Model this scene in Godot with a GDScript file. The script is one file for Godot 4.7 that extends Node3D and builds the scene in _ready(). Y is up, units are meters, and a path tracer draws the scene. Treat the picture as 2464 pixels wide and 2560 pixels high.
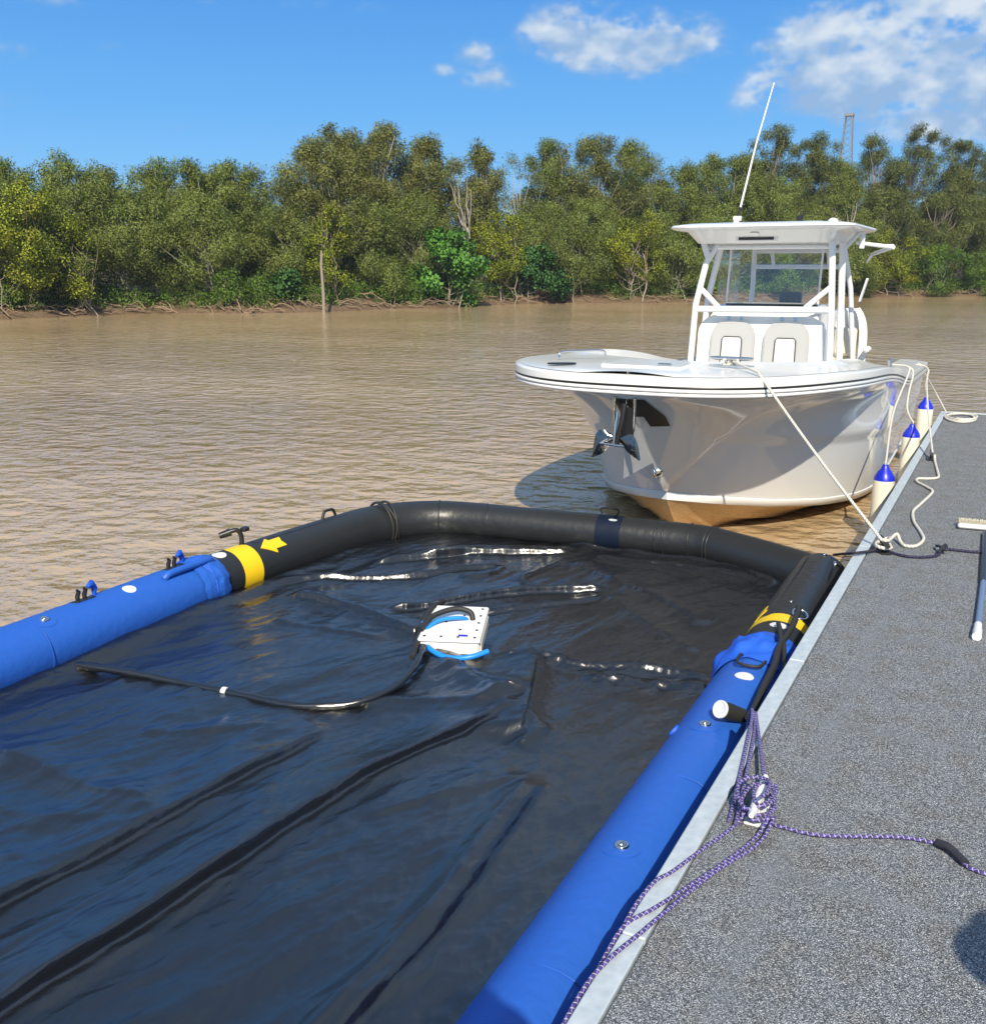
extends Node3D

# ------------------------------------------------------------------ mesh helper
class Geo:
	var v := PackedVector3Array()
	var n := PackedVector3Array()
	var uv := PackedVector2Array()
	var uv2 := PackedVector2Array()
	var c := PackedColorArray()
	var ix := PackedInt32Array()
	var tint := Color.WHITE

	func vert(p: Vector3, t := Vector2.ZERO, nn := Vector3.ZERO) -> int:
		v.append(p)
		uv.append(t)
		n.append(nn)
		c.append(tint)
		return v.size() - 1

	func tri(a: int, b: int, d: int) -> void:   # counter-clockwise seen from outside
		ix.append(a)
		ix.append(d)
		ix.append(b)

	func quad(a: int, b: int, d: int, e: int) -> void:
		tri(a, b, d)
		tri(a, d, e)

	func face(pts: Array, away: Vector3) -> void:   # a flat convex face turned away from a point
		var nn: Vector3 = (pts[1] - pts[0]).cross(pts[2] - pts[0])
		var ids := []
		var o := []
		for p in pts:
			o.append(p)
		if nn.dot((pts[0] + pts[2]) * 0.5 - away) < 0.0:
			o.reverse()
		for p in o:
			ids.append(vert(p))
		for i in range(1, ids.size() - 1):
			tri(ids[0], ids[i], ids[i + 1])

	func box(p: Vector3, s: Vector3, b := Basis(), bevel := 0.004) -> void:
		var h := s * 0.5
		var w := minf(bevel, minf(h.x, minf(h.y, h.z)) * 0.9)
		var corner := func(sx: float, sy: float, sz: float, axis: int) -> Vector3:
			var q := Vector3(sx * h.x, sy * h.y, sz * h.z)
			if axis != 0: q.x -= sx * w
			if axis != 1: q.y -= sy * w
			if axis != 2: q.z -= sz * w
			return p + b * q
		for s1 in [-1, 1]:
			face([corner.call(s1, -1, -1, 0), corner.call(s1, 1, -1, 0), corner.call(s1, 1, 1, 0), corner.call(s1, -1, 1, 0)], p)
			face([corner.call(-1, s1, -1, 1), corner.call(1, s1, -1, 1), corner.call(1, s1, 1, 1), corner.call(-1, s1, 1, 1)], p)
			face([corner.call(-1, -1, s1, 2), corner.call(1, -1, s1, 2), corner.call(1, 1, s1, 2), corner.call(-1, 1, s1, 2)], p)
			for s2 in [-1, 1]:
				face([corner.call(s1, s2, -1, 0), corner.call(s1, s2, 1, 0), corner.call(s1, s2, 1, 1), corner.call(s1, s2, -1, 1)], p)
				face([corner.call(s1, -1, s2, 0), corner.call(s1, 1, s2, 0), corner.call(s1, 1, s2, 2), corner.call(s1, -1, s2, 2)], p)
				face([corner.call(-1, s1, s2, 1), corner.call(1, s1, s2, 1), corner.call(1, s1, s2, 2), corner.call(-1, s1, s2, 2)], p)
				for s3 in [-1, 1]:
					face([corner.call(s1, s2, s3, 0), corner.call(s1, s2, s3, 1), corner.call(s1, s2, s3, 2)], p)

	func grid(rows: Array, flip := false, wrap := false, us := 1.0, vs := 1.0) -> void:
		var m := rows.size()
		var k: int = rows[0].size()
		var first := v.size()
		for i in m:
			for j in k:
				vert(rows[i][j], Vector2(us * j / (k - 1.0), vs * i / (m - 1.0)))
		for i in m - 1:
			for j in (k if wrap else k - 1):
				var a := first + i * k + j
				var b := first + i * k + (j + 1) % k
				if flip:
					quad(a, a + k, b + k, b)
				else:
					quad(a, b, b + k, a + k)

	func tube(path: Array, radii, sides := 8, caps := true, closed := false, us := 0.0) -> void:
		var m := path.size()
		var first := v.size()
		var t: Vector3 = (path[1] - path[0]).normalized()
		var side := t.cross(Vector3.UP if absf(t.y) < 0.9 else Vector3.RIGHT).normalized()
		var run := 0.0
		for i in m:
			var q: Vector3
			if closed:
				q = (path[(i + 1) % m] - path[(i - 1 + m) % m]).normalized()
			else:
				q = (path[mini(i + 1, m - 1)] - path[maxi(i - 1, 0)]).normalized()
			side = (side - q * side.dot(q)).normalized()
			var up := side.cross(q)
			var r: float = radii[i] if radii is Array else radii
			if i > 0:
				run += path[i].distance_to(path[i - 1])
			for j in sides + 1:
				var an := TAU * j / sides
				var nn := side * cos(an) + up * sin(an)
				vert(path[i] + nn * r, Vector2(j * 1.0 / sides, run * us if us > 0.0 else run), nn)
		var k := sides + 1
		for i in (m if closed else m - 1):
			var b := (i + 1) % m
			for j in sides:
				quad(first + i * k + j, first + b * k + j, first + b * k + j + 1, first + i * k + j + 1)
		if caps and not closed:
			for e in [0, m - 1]:
				var q: Vector3 = (path[1] - path[0]).normalized() * -1.0 if e == 0 else (path[m - 1] - path[m - 2]).normalized()
				var mid := vert(path[e], Vector2.ZERO, q)
				for j in sides:
					var a := vert(v[first + e * k + j], Vector2.ZERO, q)
					var b := vert(v[first + e * k + j + 1], Vector2.ZERO, q)
					if e == 0:
						tri(mid, a, b)
					else:
						tri(mid, b, a)

	func lathe(profile: Array, sides: int, xf: Transform3D) -> void:
		var rows := []
		for p in profile:
			var row := PackedVector3Array()
			for j in sides:
				var an := TAU * j / sides
				row.append(xf * Vector3(p.x * cos(an), p.y, p.x * sin(an)))
			rows.append(row)
		grid(rows, true, true)

	func prism(poly: PackedVector2Array, z0: float, z1: float, xf: Transform3D) -> void:
		var q := poly.duplicate()
		if Geometry2D.is_polygon_clockwise(q):
			q.reverse()
		var t := Geometry2D.triangulate_polygon(q)
		for z in [z0, z1]:
			var f := v.size()
			for p in q:
				vert(xf * Vector3(p.x, p.y, z), p)
			for i in range(0, t.size(), 3):
				var ar := (q[t[i + 1]] - q[t[i]]).cross(q[t[i + 2]] - q[t[i]])
				if (ar > 0.0) == (z == z1):
					tri(f + t[i], f + t[i + 1], f + t[i + 2])
				else:
					tri(f + t[i], f + t[i + 2], f + t[i + 1])
		for i in q.size():
			var a := q[i]
			var b := q[(i + 1) % q.size()]
			var f := v.size()
			for p in [Vector3(a.x, a.y, z0), Vector3(b.x, b.y, z0), Vector3(b.x, b.y, z1), Vector3(a.x, a.y, z1)]:
				vert(xf * p)
			quad(f, f + 1, f + 2, f + 3)

	func mesh() -> ArrayMesh:
		var acc := n.duplicate()
		var given := PackedByteArray()
		given.resize(v.size())
		for i in v.size():
			given[i] = 1 if n[i] != Vector3.ZERO else 0
		for i in range(0, ix.size(), 3):
			var a := ix[i]
			var b := ix[i + 2]
			var d := ix[i + 1]
			var f := (v[b] - v[a]).cross(v[d] - v[a])
			if given[a] == 0: acc[a] += f
			if given[b] == 0: acc[b] += f
			if given[d] == 0: acc[d] += f
		for i in v.size():
			acc[i] = acc[i].normalized() if acc[i].length_squared() > 1e-20 else Vector3.UP
		var ar := []
		ar.resize(Mesh.ARRAY_MAX)
		ar[Mesh.ARRAY_VERTEX] = v
		ar[Mesh.ARRAY_NORMAL] = acc
		ar[Mesh.ARRAY_TEX_UV] = uv
		if uv2.size():
			ar[Mesh.ARRAY_TEX_UV2] = uv2
		ar[Mesh.ARRAY_COLOR] = c
		ar[Mesh.ARRAY_INDEX] = ix
		var am := ArrayMesh.new()
		am.add_surface_from_arrays(Mesh.PRIMITIVE_TRIANGLES, ar)
		return am


# ------------------------------------------------------------------ scene helpers
var M := {}
var taken := {}
var rng := RandomNumberGenerator.new()

func lin(r: float, g: float, b: float, a := 1.0) -> Color:
	var k := Color(r, g, b).linear_to_srgb()
	k.a = a
	return k

func mat(called: String, col: Color, rough := 0.5, metal := 0.0, spec := 0.5) -> StandardMaterial3D:
	var m := StandardMaterial3D.new()
	m.resource_name = called
	m.albedo_color = col
	m.roughness = rough
	m.metallic = metal
	m.metallic_specular = spec
	M[called] = m
	return m

func noise(freq: float, kind := FastNoiseLite.TYPE_SIMPLEX_SMOOTH, oct := 3, sd := 1) -> FastNoiseLite:
	var f := FastNoiseLite.new()
	f.noise_type = kind
	f.frequency = freq
	f.fractal_octaves = oct
	f.seed = sd
	return f

func noise_tex(size: int, f: FastNoiseLite, ramp: Array = [], normal := false, bump := 4.0) -> NoiseTexture2D:
	var t := NoiseTexture2D.new()
	t.width = size
	t.height = size
	t.seamless = true
	t.seamless_blend_skirt = 0.15
	t.noise = f
	if normal:
		t.as_normal_map = true
		t.bump_strength = bump
	if ramp.size():
		var g := Gradient.new()
		g.offsets = PackedFloat32Array(ramp[0])
		g.colors = PackedColorArray(ramp[1])
		t.color_ramp = g
	return t

func numbered(called: String) -> String:
	var k: int = taken.get(called, 0)
	taken[called] = k + 1
	return called if k == 0 else "%s_%03d" % [called, k]

func tag(o: Node3D, label: String, category: String, group := "") -> Node3D:
	o.set_meta("label", label)
	o.set_meta("category", category)
	if group:
		o.set_meta("group", group)
	return o

func thing(called: String, label: String, category: String, at := Vector3.ZERO, turn := 0.0, group := "") -> Node3D:
	var o := Node3D.new()
	o.name = numbered(called)
	add_child(o)
	o.position = at
	o.rotation.y = turn
	tag(o, label, category, group)
	return o

func part(called: String, g: Geo, m: Material, parent: Node) -> MeshInstance3D:
	var o := MeshInstance3D.new()
	o.name = called if parent != self else numbered(called)
	o.mesh = g.mesh()
	o.material_override = m
	parent.add_child(o, true)
	return o

func struct(called: String, g: Geo, m: Material) -> MeshInstance3D:
	var o := part(called, g, m, self)
	o.set_meta("kind", "structure")
	return o

func smooth(pts: Array, sub := 6, closed := false) -> Array:
	var out := []
	var m := pts.size()
	for i in (m if closed else m - 1):
		var a: Vector3 = pts[(i - 1 + m) % m] if closed or i > 0 else pts[0]
		var b: Vector3 = pts[i]
		var d: Vector3 = pts[(i + 1) % m]
		var e: Vector3 = pts[(i + 2) % m] if closed or i + 2 < m else pts[m - 1]
		for k in sub:
			out.append(b.cubic_interpolate(d, a, e, k * 1.0 / sub))
	if not closed:
		out.append(pts[m - 1])
	return out

func flat_path(xz: Array, y: float) -> Array:
	var out := []
	for p in xz:
		out.append(Vector3(p[0], y if p.size() < 3 else p[2], p[1]))
	return out

func frame(at: Vector3, up: Vector3, front := Vector3.FORWARD) -> Transform3D:
	var y := up.normalized()
	var x := front.cross(y)
	x = (x if x.length() > 0.01 else Vector3.RIGHT.cross(y)).normalized()
	return Transform3D(Basis(x, y, x.cross(y)), at)

func circle(at: Vector3, axis: Vector3, r: float, k := 24) -> Array:
	var f := frame(at, axis)
	var out := []
	for i in k:
		out.append(f * Vector3(cos(TAU * i / k) * r, 0, sin(TAU * i / k) * r))
	return out

func rounded(w: float, h: float, r: float, k := 5) -> PackedVector2Array:
	var out := PackedVector2Array()
	for q in 4:
		var cx: float = (w / 2 - r) * (1 if q in [0, 3] else -1)
		var cy: float = (h / 2 - r) * (1 if q < 2 else -1)
		for i in k + 1:
			var a := PI / 2 * (q + i * 1.0 / k)
			out.append(Vector2(cx + r * cos(a), cy + r * sin(a)))
	return out

# ------------------------------------------------------------------ sky
var SUN := Vector3(0.556, 1.0, 1.118).normalized()
var CLOUDS := [[-24.0,12.0,1.9,1.1,0.90], [-22.1,11.6,2.5,1.3,1.00], [-20.1,11.0,1.6,1.0,0.80], [-17.4,11.5,1.5,1.1,0.85], [-19.0,12.4,0.5,0.5,0.50],
	[-28.8,11.0,1.1,0.6,0.50], [-28.2,9.8,1.7,0.6,0.55], [-30.6,10.2,0.6,0.3,0.40], [-10.0,10.7,2.7,1.8,0.90], [-7.5,10.1,2.9,1.9,0.85],
	[-11.1,11.5,1.5,0.9,0.60], [-5.2,11.6,2.6,1.4,0.90], [-3.2,11.6,1.8,1.3,0.90], [-8.8,8.5,3.7,1.5,0.70], [-5.4,8.1,3.3,1.4,0.75],
	[-3.3,7.0,2.1,1.2,0.70], [-14.0,8.5,1.3,0.8,0.40], [-52.2,10.2,1.2,0.5,0.40], [-47.8,10.7,1.0,0.3,0.35], [-52.2,8.0,1.4,0.6,0.30],
	[-52.9,5.8,1.2,0.6,0.30], [-36.2,13.1,3.3,0.5,0.35], [-42.6,12.9,1.6,0.3,0.25], [-28.9,7.6,0.7,0.3,0.30], [-0.4,9.4,3.4,2.7,0.80], [1.0,6.5,3.4,1.6,0.60], [-12.6,9.6,1.6,1.0,0.35], [-14.6,11.0,1.4,0.5,0.22], [-45.5,7.0,2.4,0.4,0.22], [-50.0,12.6,2.2,0.4,0.28], [-33.0,9.0,1.6,0.3,0.18]]
var cloud_a := noise(1.0, FastNoiseLite.TYPE_SIMPLEX_SMOOTH, 5, 11)
var cloud_b := noise(1.0, FastNoiseLite.TYPE_SIMPLEX_SMOOTH, 4, 29)
var SKY_KEYS := [[0.0, Color(0.27, 0.60, 0.97)], [4.0, Color(0.215, 0.55, 0.95)], [8.0, Color(0.140, 0.44, 0.89)], [13.5, Color(0.085, 0.325, 0.79)],
	[30.0, Color(0.085, 0.255, 0.60)], [60.0, Color(0.075, 0.205, 0.47)], [90.0, Color(0.07, 0.185, 0.42)]]

func sky_at(az: float, el: float) -> Color:   # degrees from -Z towards +X, degrees above the horizon
	var base: Color = SKY_KEYS[6][1]
	for i in 6:
		if el <= SKY_KEYS[i + 1][0]:
			base = SKY_KEYS[i][1].lerp(SKY_KEYS[i + 1][1], clampf((el - SKY_KEYS[i][0]) / (SKY_KEYS[i + 1][0] - SKY_KEYS[i][0]), 0, 1))
			break
	var a := deg_to_rad(az)
	var e := deg_to_rad(el)
	var d := Vector3(sin(a) * cos(e), sin(e), -cos(a) * cos(e))
	var near := maxf(0.0, d.dot(SUN))
	base += Color(0.30, 0.27, 0.20) * (pow(near, 5.0) * 0.9)
	var dens := 0.0
	var lit := 0.0
	var p := Vector3(az * 0.28, el * 0.50, 0.0)
	var wide := smoothstep(2.0, 16.0, az) + smoothstep(-56.0, -75.0, az) if absf(az) < 120.0 else 1.0
	wide = maxf(wide, smoothstep(15.0, 24.0, el))
	if el < 16.0 and az > -62.0 and az < 14.0:
		var w := 0.0
		var dy := 0.0
		for b in CLOUDS:
			var x: float = (az - b[0]) / b[2]
			var y: float = (el - b[1]) / b[3]
			var q: float = b[4] * exp(-(x * x + y * y) * 0.9)
			w += q
			dy += q * y
		var nn := cloud_a.get_noise_3dv(p) * 0.5 + cloud_a.get_noise_3dv(p * 3.1) * 0.26 + cloud_b.get_noise_3dv(p * 7.5) * 0.14
		w = 1.0 - exp(-1.5 * w)
		dens = smoothstep(0.14, 0.66, w * (0.80 + nn * 1.5))
		lit = clampf(0.34 + clampf(dy, -0.8, 0.8) * 0.35 + cloud_b.get_noise_3dv(p * 1.5) * 1.1 + nn * 0.5, 0, 1) * smoothstep(0.1, 0.7, dens)
	if wide > 0.0:
		var pl := d / (d.y + 0.16)
		var g := cloud_a.get_noise_3dv(Vector3(pl.x, 0.0, pl.z) * 0.62 + Vector3(3, 0, 7)) + 0.35 * cloud_b.get_noise_3dv(Vector3(pl.x, 1.0, pl.z) * 1.9)
		var veil := smoothstep(17.0, 30.0, el)
		var dd := (smoothstep(0.02 - 0.30 * veil, 0.42 - 0.05 * veil, g) * 0.80 + 0.28 * veil) * wide
		if dd > dens:
			dens = dd
			lit = clampf(0.35 + cloud_b.get_noise_3dv(pl * 1.1) * 0.9 + near * 0.25, 0, 1)
	var cc := Color(0.30, 0.46, 0.70).lerp(Color(0.70, 0.77, 0.84), lit)
	return base.lerp(cc, clampf(dens, 0, 1) * 0.92)

func make_sky() -> ImageTexture:
	var w := 4096
	var low := Image.create(1024, 256, false, Image.FORMAT_RGBF)
	for y in 256:
		for x in 1024:
			var az := (x + 0.5) / 1024.0 * 360.0
			low.set_pixel(x, y, sky_at(az if az < 180.0 else az - 360.0, 90.0 - (y + 0.5) / 256.0 * 90.0))
	low.resize(w, 1024, Image.INTERPOLATE_CUBIC)
	var x0 := int((360.0 - 62.0) / 360.0 * w)
	for k in int(72.0 / 360.0 * w):
		for y in range(1024 - 182, 1024):
			var x := (x0 + k) % w
			var az := (x + 0.5) / w * 360.0
			low.set_pixel(x, y, sky_at(az if az < 180.0 else az - 360.0, 90.0 - (y + 0.5) / 1024.0 * 90.0))
	var im := Image.create(w, 2048, false, Image.FORMAT_RGBF)
	im.fill(Color(0.16, 0.24, 0.36))
	im.blit_rect(low, Rect2i(0, 0, w, 1024), Vector2i.ZERO)
	return ImageTexture.create_from_image(im)

# ------------------------------------------------------------------ materials
func make_materials() -> void:
	var m := mat("water", lin(0.43, 0.312, 0.180), 0.06, 0.0, 0.72)
	m.normal_enabled = true
	m.normal_texture = noise_tex(1024, noise(0.02, FastNoiseLite.TYPE_SIMPLEX_SMOOTH, 4, 5), [], true, 9.0)
	m.normal_scale = 0.50
	m.heightmap_enabled = true
	m.heightmap_scale = 3.5
	m.heightmap_texture = noise_tex(1024, noise(0.0085, FastNoiseLite.TYPE_SIMPLEX_SMOOTH, 3, 6))
	m.uv1_scale = Vector3(112, 150, 1)
	m.detail_enabled = true
	m.detail_blend_mode = BaseMaterial3D.BLEND_MODE_MUL
	m.detail_uv_layer = BaseMaterial3D.DETAIL_UV_2
	m.uv2_scale = Vector3(7, 16, 1)
	m.detail_albedo = noise_tex(512, noise(0.012, FastNoiseLite.TYPE_SIMPLEX_SMOOTH, 4, 91), [[0.25, 0.5, 0.75], [lin(0.82, 0.80, 0.76), lin(0.93, 0.92, 0.90), lin(1, 1, 1)]])
	m = mat("wet mud", lin(0.165, 0.108, 0.062), 0.7)
	m.albedo_texture = noise_tex(512, noise(0.02, FastNoiseLite.TYPE_SIMPLEX_SMOOTH, 5, 8), [[0.0, 0.5, 1.0], [lin(0.35, 0.33, 0.3), lin(0.8, 0.8, 0.8), lin(1, 1, 1)]])
	m.uv1_triplanar = true
	m.uv1_world_triplanar = true
	m.uv1_scale = Vector3(0.4, 0.4, 0.4)
	m = mat("carpet", Color.WHITE, 0.95, 0.0, 0.2)
	var fibre := noise(0.40, FastNoiseLite.TYPE_CELLULAR, 1, 3)
	fibre.fractal_type = FastNoiseLite.FRACTAL_NONE
	fibre.cellular_return_type = FastNoiseLite.RETURN_CELL_VALUE
	m.albedo_texture = noise_tex(1024, fibre, [[0.0, 0.30, 0.60, 0.85, 1.0], [lin(0.072, 0.078, 0.088), lin(0.13, 0.14, 0.154), lin(0.235, 0.248, 0.265), lin(0.42, 0.435, 0.45), lin(0.64, 0.655, 0.67)]])
	m.uv1_triplanar = true
	m.uv1_world_triplanar = true
	m.uv1_scale = Vector3(0.95, 0.95, 0.95)
	m.detail_enabled = true
	m.detail_blend_mode = BaseMaterial3D.BLEND_MODE_MUL
	m.detail_uv_layer = BaseMaterial3D.DETAIL_UV_1
	m.detail_albedo = noise_tex(512, noise(0.012, FastNoiseLite.TYPE_SIMPLEX_SMOOTH, 4, 17), [[0.0, 0.4, 0.6, 1.0], [lin(0.86, 0.82, 0.77), lin(0.95, 0.95, 0.94), lin(0.97, 0.985, 1.0), lin(1, 1, 1)]])
	m.normal_enabled = true
	m.normal_texture = noise_tex(1024, noise(0.2, FastNoiseLite.TYPE_SIMPLEX, 2, 3), [], true, 6.0)
	m = mat("galvanised", lin(0.55, 0.60, 0.63), 0.5, 0.15)
	m.albedo_texture = noise_tex(256, noise(0.03, FastNoiseLite.TYPE_CELLULAR, 2, 4), [[0.0, 1.0], [lin(0.72, 0.76, 0.78), lin(1, 1, 1)]])
	m.uv1_triplanar = true
	m.uv1_world_triplanar = true
	m.uv1_scale = Vector3(3, 3, 3)
	mat("dark steel", lin(0.03, 0.03, 0.032), 0.4, 0.6)
	mat("dock float", lin(0.03, 0.03, 0.03), 0.8)
	m = mat("blue vinyl", lin(0.020, 0.104, 0.46), 0.42, 0.0, 0.4)
	m.normal_enabled = true
	m.normal_texture = noise_tex(512, noise(0.02, FastNoiseLite.TYPE_SIMPLEX_SMOOTH, 4, 21), [], true, 1.6)
	m.uv1_triplanar = true
	m.uv1_world_triplanar = true
	m.uv1_scale = Vector3(1.3, 1.3, 1.3)
	mat("blue cloth", lin(0.012, 0.10, 0.58), 0.6)
	m = mat("black vinyl", lin(0.018, 0.02, 0.022), 0.40, 0.0, 0.5)
	m.normal_enabled = true
	m.normal_texture = M["blue vinyl"].normal_texture
	m.uv1_triplanar = true
	m.uv1_world_triplanar = true
	m.uv1_scale = Vector3(1.3, 1.3, 1.3)
	m = mat("black film", lin(0.005, 0.006, 0.008), 0.27, 0.0, 0.68)
	m.clearcoat_enabled = true
	m.clearcoat = 0.35
	m.clearcoat_roughness = 0.25
	m.normal_enabled = true
	var creases := noise(0.0065, FastNoiseLite.TYPE_SIMPLEX_SMOOTH, 2, 31)
	creases.fractal_type = FastNoiseLite.FRACTAL_RIDGED
	creases.domain_warp_enabled = true
	creases.domain_warp_amplitude = 40.0
	creases.domain_warp_frequency = 0.006
	m.normal_texture = noise_tex(1024, creases, [], true, 7.0)
	m.normal_scale = 0.62
	m.uv1_scale = Vector3(1.15, 0.5, 1)
	m = mat("yellow vinyl", lin(0.86, 0.55, 0.008), 0.45)
	mat("navy webbing", lin(0.005, 0.011, 0.028), 0.6, 0.0, 0.3)
	mat("black plastic", lin(0.015, 0.015, 0.016), 0.35)
	mat("black rubber", lin(0.02, 0.02, 0.019), 0.6)
	mat("white plastic", lin(0.70, 0.70, 0.685), 0.35)
	mat("cream plastic", lin(0.66, 0.64, 0.52), 0.4)
	mat("light blue hose", lin(0.01, 0.22, 0.72), 0.4)
	m = mat("gelcoat", lin(0.67, 0.675, 0.67), 0.07, 0.0, 0.62)
	m = mat("white gelcoat", lin(0.72, 0.725, 0.715), 0.16, 0.0, 0.5)
	mat("white paint", lin(0.74, 0.75, 0.755), 0.3)
	mat("grey cushion", lin(0.40, 0.405, 0.405), 0.6)
	mat("white cushion", lin(0.68, 0.675, 0.655), 0.55)
	mat("beige cushion", lin(0.62, 0.58, 0.49), 0.55)
	mat("dark piping", lin(0.06, 0.06, 0.06), 0.6)
	mat("black insert", lin(0.012, 0.012, 0.012), 0.35)
	mat("steel", lin(0.62, 0.62, 0.61), 0.16, 1.0)
	mat("polished steel", lin(0.7, 0.69, 0.66), 0.06, 1.0)
	mat("dark chrome", lin(0.20, 0.20, 0.195), 0.10, 1.0)
	m = mat("stained hull", lin(0.60, 0.42, 0.22), 0.3)
	m.albedo_texture = noise_tex(512, noise(0.012, FastNoiseLite.TYPE_SIMPLEX_SMOOTH, 4, 41), [[0.0, 0.3, 0.55, 1.0], [lin(0.42, 0.27, 0.14), lin(0.8, 0.7, 0.55), lin(1, 0.95, 0.85), lin(1.0, 1.0, 1.0)]])
	m.uv1_scale = Vector3(2.0, 5.0, 1)
	m = mat("pane", lin(0.55, 0.75, 0.75, 0.035), 0.02)
	m.transparency = BaseMaterial3D.TRANSPARENCY_ALPHA
	var ri := Image.create(32, 32, false, Image.FORMAT_RGB8)
	for y in 32:
		for x in 32:
			var s := ((x * 2 + y * 2) % 32) / 32.0
			var k := 0.42 + 0.58 * sin(s * PI)
			ri.set_pixel(x, y, lin(k, k * 0.98, k * 0.94))
	m = mat("rope", lin(0.72, 0.70, 0.64), 0.8)
	m.albedo_texture = ImageTexture.create_from_image(ri)
	m.uv1_scale = Vector3(1, 26, 1)
	mat("dark rope", lin(0.02, 0.02, 0.03), 0.8)
	var im := Image.create(32, 64, false, Image.FORMAT_RGB8)
	for y in 64:
		for x in 32:
			var s := (x + y * 2) % 32
			var t := (x * 2 - y + 128) % 32
			var k := lin(0.05, 0.035, 0.16)
			if s < 4: k = lin(0.60, 0.58, 0.50)
			elif t < 9: k = lin(0.16, 0.13, 0.46)
			elif t > 25: k = lin(0.02, 0.012, 0.05)
			im.set_pixel(x, y, k)
	m = mat("purple rope", Color.WHITE, 0.75)
	m.albedo_texture = ImageTexture.create_from_image(im)
	m.uv1_scale = Vector3(1, 16, 1)
	m = mat("fleck rope", Color(0.45, 0.45, 0.5), 0.75)
	m.albedo_texture = M["purple rope"].albedo_texture
	m.uv1_scale = Vector3(1, 12, 1)
	mat("fender blue", lin(0.008, 0.02, 0.50), 0.35)
	mat("fender white", lin(0.74, 0.71, 0.60), 0.4)
	mat("bark", lin(0.25, 0.21, 0.17), 0.85)
	mat("pale bark", lin(0.36, 0.33, 0.27), 0.85)
	mat("driftwood", lin(0.22, 0.155, 0.10), 0.9)
	for f in [["olive", 0.305, 0.365, 0.105], ["gum", 0.32, 0.335, 0.115], ["dark", 0.235, 0.265, 0.085], ["yellow", 0.44, 0.50, 0.065], ["green", 0.22, 0.36, 0.07], ["bright", 0.17, 0.39, 0.075], ["glossy", 0.085, 0.21, 0.06], ["thin", 0.32, 0.35, 0.18]]:
		m = mat("leaf " + f[0], lin(f[1], f[2], f[3]), 0.55 if f[0] in ["bright", "glossy"] else 0.7, 0.0, 0.35)
		m.vertex_color_use_as_albedo = true
		m.backlight_enabled = true
		m.backlight = Color(0.9, 0.95, 0.55)
	mat("lattice steel", lin(0.20, 0.215, 0.24), 0.8)
	mat("bristle", lin(0.72, 0.66, 0.52), 0.8)
	mat("pole blue", lin(0.16, 0.24, 0.38), 0.35, 0.3)

# ------------------------------------------------------------------ river, bank, trees
var BANK := [[-60, 40], [-50, 5], [-44, -14], [-41.7, -25.4], [-39.4, -28.6], [-38.6, -32.1], [-37.8, -36.1], [-34.4, -37.9], [-31.7, -40.6], [-30.3, -45.6], [-28.5, -48.1], [-27.4, -55.8],
	[-20.9, -61.3], [-15.9, -68.3], [-11.5, -77.0], [-2.8, -87.5], [5.1, -94.9], [22, -106], [60, -125], [110, -140], [190, -150]]

func bank_line(step := 0.9) -> Array:   # points along the far waterline with the direction inland
	var pts := []
	for p in BANK:
		pts.append(Vector3(p[0], 0, p[1]))
	var sm := smooth(pts, 12)
	var out := []
	for i in range(1, sm.size() - 1):
		var t: Vector3 = (sm[i + 1] - sm[i - 1]).normalized()
		out.append([sm[i], Vector3(t.z, 0, -t.x)])
	return out

func bank_height(off: float, p: Vector3, nz: FastNoiseLite) -> float:
	var h := -0.35
	var keys := [[-3.0, -0.5], [0.0, -0.03], [0.35, 0.16], [0.9, 0.34], [2.0, 0.62], [5.0, 0.9], [20.0, 1.3], [90.0, 3.0]]
	for i in keys.size() - 1:
		if off >= keys[i][0] and off <= keys[i + 1][0]:
			h = lerpf(keys[i][1], keys[i + 1][1], (off - keys[i][0]) / (keys[i + 1][0] - keys[i][0]))
	return h + nz.get_noise_2d(p.x, p.z) * clampf(off * 0.3 + 0.12, 0.05, 0.5)

func build_river() -> void:
	var g := Geo.new()
	var rows := []
	var swell := noise(0.42, FastNoiseLite.TYPE_SIMPLEX_SMOOTH, 3, 15)
	var steps := []
	for i in 161:
		var u := i / 160.0 * 2.0 - 1.0
		steps.append(signf(u) * (absf(u) * 24.0 + pow(absf(u), 5.0) * 376.0))
	for i in 161:
		var row := PackedVector3Array()
		for j in 161:
			var x: float = -14.0 + steps[j]
			var z: float = -16.0 - steps[i]
			var near := smoothstep(60.0, 20.0, Vector2(x + 14.0, z + 16.0).length())
			row.append(Vector3(x, near * 0.016 * swell.get_noise_2d(x * 1.3 + z * 0.4, z * 1.7), z))
		rows.append(row)
	g.grid(rows, false, false)
	for i in g.v.size():
		g.uv[i] = Vector2((g.v[i].x + 400.0) / 800.0, (g.v[i].z + 400.0) / 800.0)
	g.uv2 = g.uv.duplicate()
	struct("river_water", g, M["water"])
	g = Geo.new()
	rows = []
	var nz := noise(0.35, FastNoiseLite.TYPE_SIMPLEX_SMOOTH, 4, 77)
	var offs := [-3.0, -1.0, 0.0, 0.15, 0.35, 0.6, 0.9, 1.3, 2.0, 3.2, 5.0, 9.0, 20.0, 90.0]
	var line := bank_line()
	for o in offs:
		var row := PackedVector3Array()
		for q in line:
			var p: Vector3 = q[0] + q[1] * o
			p.y = bank_height(o, p, nz)
			row.append(p)
		rows.append(row)
	g.grid(rows, false, false)
	struct("mud_bank", g, M["wet mud"])

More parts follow.
